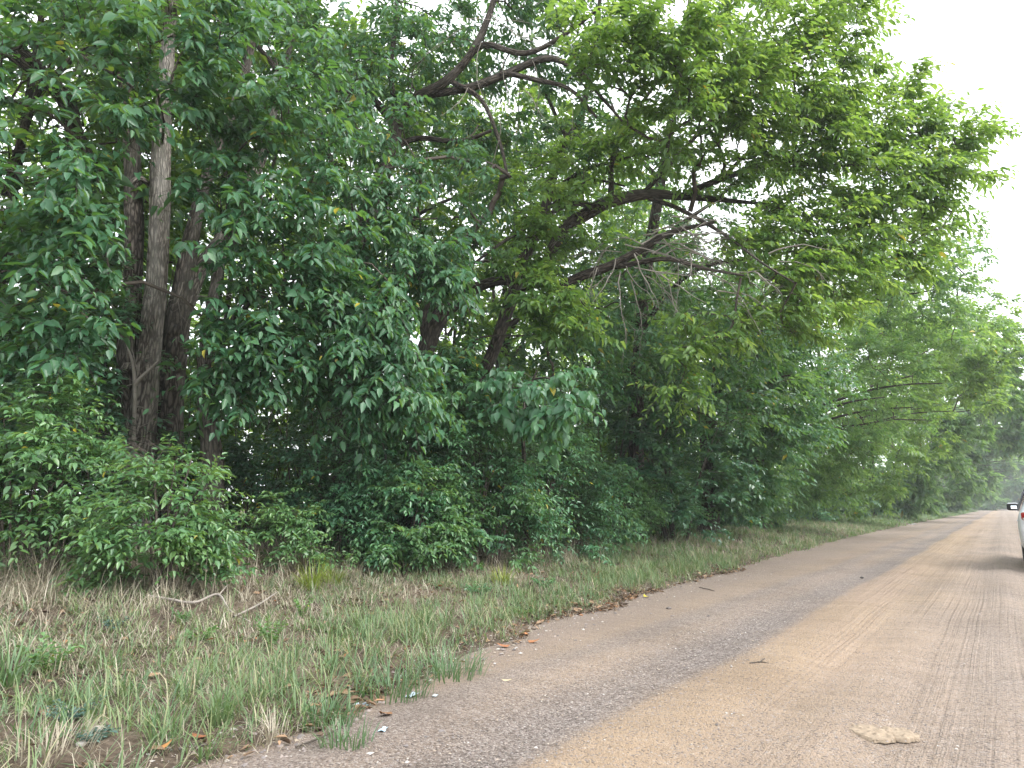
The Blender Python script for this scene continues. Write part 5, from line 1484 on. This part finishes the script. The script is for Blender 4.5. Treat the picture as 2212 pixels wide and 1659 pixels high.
stick('bare brown branch lying crooked below the bright bush', [(318, 1302, .06, .012), (360, 1306, .05, .013), (420, 1312, .04, .012), (472, 1306, .09, .011), (500, 1330, .04, .009), (545, 1350, .02, .006)], M_DEAD, extra=[[(472, 1306, .09, .006), (490, 1295, .14, .003)]])
stick('straight grey stick lying in the straw right of the crooked branch', [(505, 1340, .03, .010), (560, 1318, .05, .009), (600, 1296, .07, .006)], M_DEAD)
stick('short dark twig lying at the road edge', [(1512, 1271, .010, .006), (1530, 1275, .012, .006), (1545, 1279, .010, .003)], M_TWIG)
stick('thin broken twig lying on the tan part of the road', [(1622, 1436, .008, .003), (1645, 1434, .010, .0035), (1664, 1437, .008, .002)], M_TWIG, extra=[[(1640, 1435, .01, .004), (1652, 1428, .016, .002)]])
stick('dry twig lying along the edge of the grass near the bottom', [(640, 1622, .012, .005), (700, 1602, .02, .006), (745, 1575, .012, .004)], M_TWIG)


def lying_leaf(label, u, v, L, col, seed, wr=.55):
    rg = np.random.default_rng(seed)
    p = bank_point(u, v) + np.array([0, 0, .016])
    m = plain_mat('fallen_leaf_colour', col, .6, noise=.2, nscale=30)
    V = LEAF0_V.copy(); V[:, 0] *= wr / .9; V[:, 2] *= -.8; V *= L
    o = link('fallen_leaf', mesh_np('fallen_leaf', V, LEAF0_F, m))
    o.location = p; o.rotation_euler = (rg.uniform(-.2, .2), rg.uniform(-.2, .2), rg.uniform(0, 6.28))
    tag(o, label, 'leaf', 'single fallen leaves')


lying_leaf('yellow leaf fallen at the edge of the road', 1400, 1292, .12, (.62, .52, .04), 1)
lying_leaf('tan curled leaf lying alone on the gravel', 1083, 1473, .08, (.52, .42, .28), 2)
lying_leaf('orange-brown leaf upright in the near grass', 415, 1590, .10, (.30, .11, .05), 3)
lying_leaf('orange leaf in the grass above the near left corner', 335, 1625, .08, (.42, .20, .07), 4)
lying_leaf('brown curled leaf at the grass edge by the road', 845, 1545, .11, (.24, .12, .06), 5)
lying_leaf('red-brown leaf at the road edge beside the lush tufts', 1102, 1398, .12, (.32, .13, .06), 6)
lying_leaf('rusty leaf at the road edge right of the red-brown one', 1140, 1388, .12, (.38, .17, .08), 7)
lying_leaf('yellow-brown leaf in the middle of the bank', 754, 1385, .08, (.55, .36, .04), 8)
lying_leaf('small red leaf at the foot of the straw beside the road', 1320, 1310, .07, (.5, .09, .03), 9)


def scrap(label, u, v, L, seed, col=(.42, .50, .56)):
    rg = np.random.default_rng(seed)
    p = bank_point(u, v) + np.array([0, 0, .012])
    n = 7
    g = np.linspace(0, 1, n)
    X, Y = np.meshgrid(g - .5, g - .5)
    Z = (vnoise(X * 4, Y * 4, seed=seed) - .5) * .35 + (vnoise(X * 9, Y * 9, seed=seed + 1) - .5) * .12
    e = 1 + .5 * (vnoise(X * 3, Y * 3, seed=seed + 2) - .5)
    V = np.stack([X * e * 1.3, Y * e * .7, Z * .6 + .02], -1).reshape(-1, 3) * L
    V2 = V + np.array([0, 0, .0015])
    i = np.arange(n - 1)[:, None] * n; j = np.arange(n - 1)[None]
    F = np.stack([i + j, i + j + 1, i + j + 1 + n, i + j + n], -1).reshape(-1, 4)
    V = np.vstack([V, V2]); F = np.vstack([F[:, ::-1], F + n * n])
    o = link('plastic_scrap', mesh_np('plastic_scrap', V, F, plain_mat('thin_plastic', col, .3, spec=.6), smooth=True))
    o.location = p; o.rotation_euler = (0, 0, rg.uniform(0, 6))
    tag(o, label, 'litter', 'scraps of litter by the road')


scrap('clear bluish plastic scrap on the gravel next to the grass', 892, 1507, .075, 5)
scrap('crumpled pale plastic in the grass edge left of the bluish scrap', 782, 1528, .08, 6)
scrap('white scrap lying on the far road edge', 1972, 1133, .34, 7, (.6, .62, .64))
scrap('bluish plastic bit on the gravel near the bottom', 828, 1582, .05, 8, (.45, .58, .66))
scrap('small whitish scrap near the bottom edge of the gravel', 940, 1508, .04, 9, (.6, .68, .72))


def stone(label, u, v, s, seed, col):
    rg = np.random.default_rng(seed)
    import bmesh
    bm = bmesh.new(); bmesh.ops.create_icosphere(bm, subdivisions=2, radius=s)
    for q in bm.verts:
        f = 1 + .5 * (float(vnoise(q.co.x / s * 1.2 + 9, q.co.y / s * 1.2 + 9, q.co.z / s * 1.2 + 9, seed=seed)) - .5)
        q.co = Vector((q.co.x * f * 1.2, q.co.y * f, q.co.z * f * .6))
    me = bpy.data.meshes.new('stone'); bm.to_mesh(me); bm.free()
    me.materials.append(plain_mat('loose_stone', col, .85, noise=.3, nscale=20))
    o = link('stone', me); o.location = bank_point(u, v) + np.array([0, 0, s * .25]); o.rotation_euler = (0, 0, seed)
    tag(o, label, 'stone', 'loose stones by the road')


stone('pale stone half hidden in the near grass', 212, 1580, .03, 3, (.46, .42, .39))
stone('small pale stone in the near left grass', 175, 1610, .022, 4, (.5, .47, .44))
stone('dark stone on the road shoulder', 1530, 1333, .018, 5, (.10, .09, .085))
stone('second dark stone on the road, farther right', 1862, 1249, .028, 6, (.08, .075, .07))
stone('dark lump at the road edge before the grass strip', 1445, 1316, .03, 7, (.13, .11, .10))


def dung(label, u, v, a, b, seed):
    """A dried flat pat: crusty disc with a crumbling rim."""
    p = bank_point(u, v)
    nr, na = 22, 80
    r = np.linspace(0, 1, nr)[:, None]; th = np.linspace(0, 2 * np.pi, na, endpoint=False)[None]
    rim = 1 + .30 * (vnoise(np.cos(th) * 2.2 + 5, np.sin(th) * 2.2 + 5, seed=seed) - .5) + .16 * (vnoise(np.cos(th) * 7 + 5, np.sin(th) * 7 + 5, seed=seed + 1) - .5)
    X, Y = r * np.cos(th) * rim * a, r * np.sin(th) * rim * b
    Z = .008 * np.sqrt(np.clip(1.0 - r ** 6, 0, 1)) * np.ones_like(th)
    Z = Z + (vnoise(X * 26, Y * 26, seed=seed + 2) - .5) * .014 * (r < .97) + (vnoise(X * 60, Y * 60, seed=seed + 3) - .5) * .016 * (r < .97)
    Z = np.where(r > .99, -.012, np.maximum(Z, .006))
    V = np.stack([X, Y, Z], -1).reshape(-1, 3)
    i = np.arange(nr - 1)[:, None] * na; j = np.arange(na)[None]; j2 = (j + 1) % na
    F = np.stack([i + j, i + j2, i + j2 + na, i + j + na], -1).reshape(-1, 4)[:, ::-1]
    F3 = []
    # crumbs broken off the rim
    rg = np.random.default_rng(seed)
    oc = np.array([[1, 0, 0], [0, 1, 0], [-1, 0, 0], [0, -1, 0], [0, 0, .8]])
    for _ in range(26):
        q = rg.uniform(0, 6.28); rr_ = 1.02 + .35 * rg.random() ** 2
        c_ = np.array([math.cos(q) * a * rr_, math.sin(q) * b * rr_, .004])
        nv = len(V)
        V = np.vstack([V, c_ + oc * rg.uniform(.7, 1.3, (5, 1)) * rg.uniform(.003, .009)])
        F3.extend([[nv, nv + 1, nv + 4], [nv + 1, nv + 2, nv + 4], [nv + 2, nv + 3, nv + 4], [nv + 3, nv, nv + 4]])
    m = plain_mat('dried_dung', (.268, .208, .150), .97, noise=.28, nscale=40)
    o = link('dung_pat', mesh_np('dung_pat', V, [F, np.array(F3)], m)); o.location = p; o.rotation_euler = (0, 0, YAW)
    tag(o, label, 'dung', 'dried dung pats on the road')


dung('dried cracked dung pat on the road, the left lobe of the pair', 1884, 1585, .105, .125, 11)
dung('dried cracked dung pat on the road, the right lobe of the pair', 1942, 1588, .085, .105, 15)


# ------------------------------------------------------------------ the parked car
def car():
    import bmesh
    x0, y0 = 1.12, 16.62                                   # centre of the rear bumper
    root = empty('parked_car', (x0, y0, 0.0), 'white parked car cut off by the right edge, black mirror and red tail light showing', 'car', None, R(-2.5))
    white = plain_mat('white_paint', (.80, .83, .88), .45, spec=.5, coat=.15)
    black = plain_mat('black_plastic', (.012, .012, .014), .5)
    rubber = plain_mat('tyre_rubber', (.03, .028, .027), .85, noise=.3, nscale=12)
    alloy = plain_mat('wheel_alloy', (.42, .43, .45), .3, metal=.9)
    red = plain_mat('tail_light_red', (.55, .012, .02), .12, spec=.6, coat=.5)
    clear = plain_mat('light_clear', (.75, .76, .78), .08, coat=.6)
    glass = plain_mat('dark_window', (.015, .02, .024), .06, spec=.8)
    mirr = plain_mat('mirror_face', (.8, .84, .88), .03, metal=1.0)
    # stations: y, half width low, half width at shoulder, sill z, shoulder z, half width roof, roof z
    ST = [(0.00, .70, .74, .46, .98, .52, .99), (.06, .83, .86, .42, 1.04, .60, 1.06), (.22, .885, .905, .36, 1.06, .66, 1.30), (.50, .905, .925, .33, 1.06, .67, 1.55), (.90, .915, .93, .31, 1.05, .665, 1.63),
          (1.5, .92, .93, .30, 1.03, .665, 1.67), (2.1, .92, .93, .30, 1.01, .66, 1.67), (2.6, .92, .925, .30, 1.00, .64, 1.60), (3.1, .915, .92, .30, .985, .60, 1.36), (3.5, .91, .91, .31, .97, .58, 1.06),
          (3.9, .90, .89, .32, .93, .55, .965), (4.2, .86, .84, .36, .86, .50, .88), (4.40, .78, .74, .42, .74, .44, .76), (4.46, .66, .62, .46, .66, .36, .67)]
    bm = bmesh.new()
    rings = []
    for y, wl, ws, zl, zs, wr_, zr in ST:
        half = [(0, zl - .02), (wl * .6, zl - .02), (wl * .95, zl), (wl, zl + .08), (ws + .012, zl + (zs - zl) * .5), (ws, zs - .10), (ws - .03, zs), (wr_ + (ws - wr_) * .35, zs + (zr - zs) * .55), (wr_ + .03, zr - .05), (wr_ - .08, zr), (0, zr + .015)]
        pts = half + [(-a, b) for a, b in half[-2:0:-1]]
        rings.append([bm.verts.new((a, y, b)) for a, b in pts])
    n = len(rings[0])
    for a, b in zip(rings, rings[1:]):
        for i in range(n):
            bm.faces.new((a[i], a[(i + 1) % n], b[(i + 1) % n], b[i]))
    bm.faces.new(rings[0]); bm.faces.new(list(reversed(rings[-1])))
    bmesh.ops.recalc_face_normals(bm, faces=bm.faces)
    me = bpy.data.meshes.new('body'); bm.to_mesh(me); bm.free()
    me.polygons.foreach_set('use_smooth', np.ones(len(me.polygons), bool))
    tmp = bpy.data.objects.new('body', me); COL.objects.link(tmp)
    sub = tmp.modifiers.new('s', 'SUBSURF'); sub.levels = 1; sub.render_levels = 1
    cut = []
    for yy in (.86, 3.52):
        for sx in (-1, 1):
            bc = bmesh.new()
            bmesh.ops.create_cone(bc, cap_ends=True, segments=40, radius1=.385, radius2=.385, depth=.46, matrix=Matrix.Translation((sx * .84, yy, .36)) @ Matrix.Rotation(math.pi / 2, 4, 'Y'))
            mc = bpy.data.meshes.new('c'); bc.to_mesh(mc); bc.free()
            mc.materials.append(black)
            oc = bpy.data.objects.new('c', mc); COL.objects.link(oc); cut.append(oc)
            b = tmp.modifiers.new('b', 'BOOLEAN'); b.operation = 'DIFFERENCE'; b.object = oc; b.solver = 'EXACT'
    me.materials.append(white); me.materials.append(black)
    bpy.context.view_layer.update()
    ev = tmp.evaluated_get(bpy.context.evaluated_depsgraph_get())
    fin = bpy.data.meshes.new_from_object(ev)
    for o in cut + [tmp]:
        bpy.data.objects.remove(o, do_unlink=True)
    link('body', fin, root)

    def loft(name, prof, mat, thick=.012, parent=root, smooth=False):
        """A panel through given points, given thickness along its normal."""
        P = np.array(prof, float)
        nn = np.cross(P[1] - P[0], P[2] - P[0]); nn = nn / np.linalg.norm(nn)
        k = len(P)
        V = np.vstack([P, P + nn * thick])
        b_ = bmesh.new(); vs = [b_.verts.new(q) for q in V]
        b_.faces.new(vs[:k][::-1]); b_.faces.new(vs[k:])
        for i in range(k):
            b_.faces.new((vs[i], vs[(i + 1) % k], vs[k + (i + 1) % k], vs[k + i]))
        bmesh.ops.recalc_face_normals(b_, faces=b_.faces)
        m_ = bpy.data.meshes.new(name); b_.to_mesh(m_); b_.free(); m_.materials.append(mat)
        return link(name, m_, parent)

    def box(name, c, s, mat, parent=root, bev=.02, rot=None, taper=None):
        b_ = bmesh.new(); bmesh.ops.create_cube(b_, size=1)
        for q in b_.verts:
            if taper and q.co.y > 0: q.co.x *= taper[0]; q.co.z *= taper[1]
            q.co = Vector((q.co.x * s[0], q.co.y * s[1], q.co.z * s[2]))
        bmesh.ops.bevel(b_, geom=b_.edges[:], offset=bev, segments=3, affect='EDGES', profile=.5)
        m_ = bpy.data.meshes.new(name); b_.to_mesh(m_); b_.free(); m_.materials.append(mat)
        o = link(name, m_, parent); o.location = c
        if rot: o.rotation_euler = rot
        return o

    for sx in (-1, 1):
        # side windows stand a little proud of the flank
        for yy0, yy1, a in ((.55, 1.25, 0), (1.33, 2.15, 0), (2.22, 2.95, 1)):
            zt0, zt1 = (1.52 if not a else 1.56), (1.55 if not a else 1.33)
            loft('side_window', [(sx * .905, yy0, 1.10), (sx * .905, yy1, 1.08), (sx * .755, yy1 - .06, zt1), (sx * .755, yy0 + .10, zt0)], glass, .02 * sx)
        for yy in (.86, 3.52):
            e = link('wheel', mesh_np('wheel', *wheel_mesh(), [rubber]), root)
            e.location = (sx * .79, yy, .345)
            b_ = bmesh.new()
            bmesh.ops.create_cone(b_, cap_ends=True, segments=32, radius1=.225, radius2=.21, depth=.05, matrix=Matrix.Rotation(math.pi / 2 * sx, 4, 'Y'))
            m_ = bpy.data.meshes.new('rim'); b_.to_mesh(m_); b_.free(); m_.materials.append(alloy)
            rm = link('rim', m_, e); rm.location = (sx * .085, 0, 0)
            for k in range(5):
                sp = box('spoke', (sx * .118, .11 * math.sin(k * 1.2566), .11 * math.cos(k * 1.2566)), (.02, .045, .19), alloy, e, .008, (-k * 1.2566, 0, 0))
                sp.parent = e
        box('tail_light', (sx * .74, .07, 1.00), (.19, .16, .15), red, root, .035, (0, 0, -sx * .45))
        box('tail_light_lens', (sx * .74, .02, .955), (.15, .11, .05), clear, root, .015, (0, 0, -sx * .45))
        box('headlight', (sx * .68, 4.28, .76), (.28, .16, .12), clear, root, .03, (0, 0, sx * .5))
        w = box('wing_mirror', (sx * 1.045, 2.86, 1.17), (.25, .13, .165), black, root, .045, (0, 0, sx * .12), (.8, .8))
        c_ = box('mirror_cap', (sx * .01, .03, .035), (.235, .11, .115), white, w, .04, None, (.75, .75))
        box('mirror_glass', (sx * -.02, -.066, -.008), (.115, .010, .075), mirr, w, .004)
        box('mirror_arm', (-sx * .125, .01, -.055), (.12, .07, .05), black, w, .015)
        for yy in (1.62, 2.52):
            box('door_handle', (sx * .945, yy - .25, .90), (.03, .17, .03), white, root, .01)
        box('side_sill', (sx * .90, 2.19, .30), (.06, 1.9, .09), black, root, .02)
    loft('rear_window', [(-.56, .135, 1.15), (.56, .135, 1.15), (.52, .43, 1.52), (-.52, .43, 1.52)], glass, .03)
    loft('windscreen', [(-.66, 3.40, 1.08), (-.56, 2.72, 1.55), (.56, 2.72, 1.55), (.66, 3.40, 1.08)], glass, -.03)
    box('rear_bumper', (0, .02, .58), (1.50, .12, .20), white, root, .05)
    box('bumper_skirt', (0, .05, .42), (1.40, .12, .12), black, root, .03)
    box('number_plate', (0, -.025, .80), (.50, .02, .11), clear, root, .004)
    box('front_grille', (0, 4.45, .62), (.70, .04, .16), black, root, .02)


def wheel_mesh():
    prof = [(-.10, .21), (-.115, .26), (-.11, .315), (-.085, .342), (0, .345), (.085, .342), (.11, .315), (.115, .26), (.10, .21)]
    n = 40
    V, F = [], []
    for k in range(n):
        a = 2 * math.pi * k / n
        for x, r in prof:
            rr = r - (.006 if (k % 2 and r > .34) else 0)
            V.append((x, rr * math.sin(a), rr * math.cos(a)))
    m = len(prof)
    for k in range(n):
        for i in range(m):
            a, b = k * m + i, k * m + (i + 1) % m
            c, d = ((k + 1) % n) * m + (i + 1) % m, ((k + 1) % n) * m + i
            F.append((a, b, c, d))
    return np.array(V), np.array(F)


car()
# ------------------------------------------------------------------ haze
def haze():
    m, nt, out = new_mat('haze_air')
    v = nt.nodes.new('ShaderNodeVolumePrincipled')
    v.inputs['Color'].default_value = (.93, .97, 1.0, 1)
    v.inputs['Density'].default_value = 0.0010
    v.inputs['Anisotropy'].default_value = 0.1
    nt.links.new(v.outputs[0], out.inputs['Volume'])
    a, b, c0, d0, z0, z1 = -1000, 1000, -80, 1560, -1.5, 27.0
    V = [(x, y, z) for z in (z0, z1) for y in (c0, d0) for x in (a, b)]
    F = [(0, 2, 3, 1), (4, 5, 7, 6), (0, 1, 5, 4), (2, 6, 7, 3), (0, 4, 6, 2), (1, 3, 7, 5)]
    o = link('haze', mesh_np('haze', np.array(V, float), np.array(F), m))
    tag(o, kind='stuff')


haze()
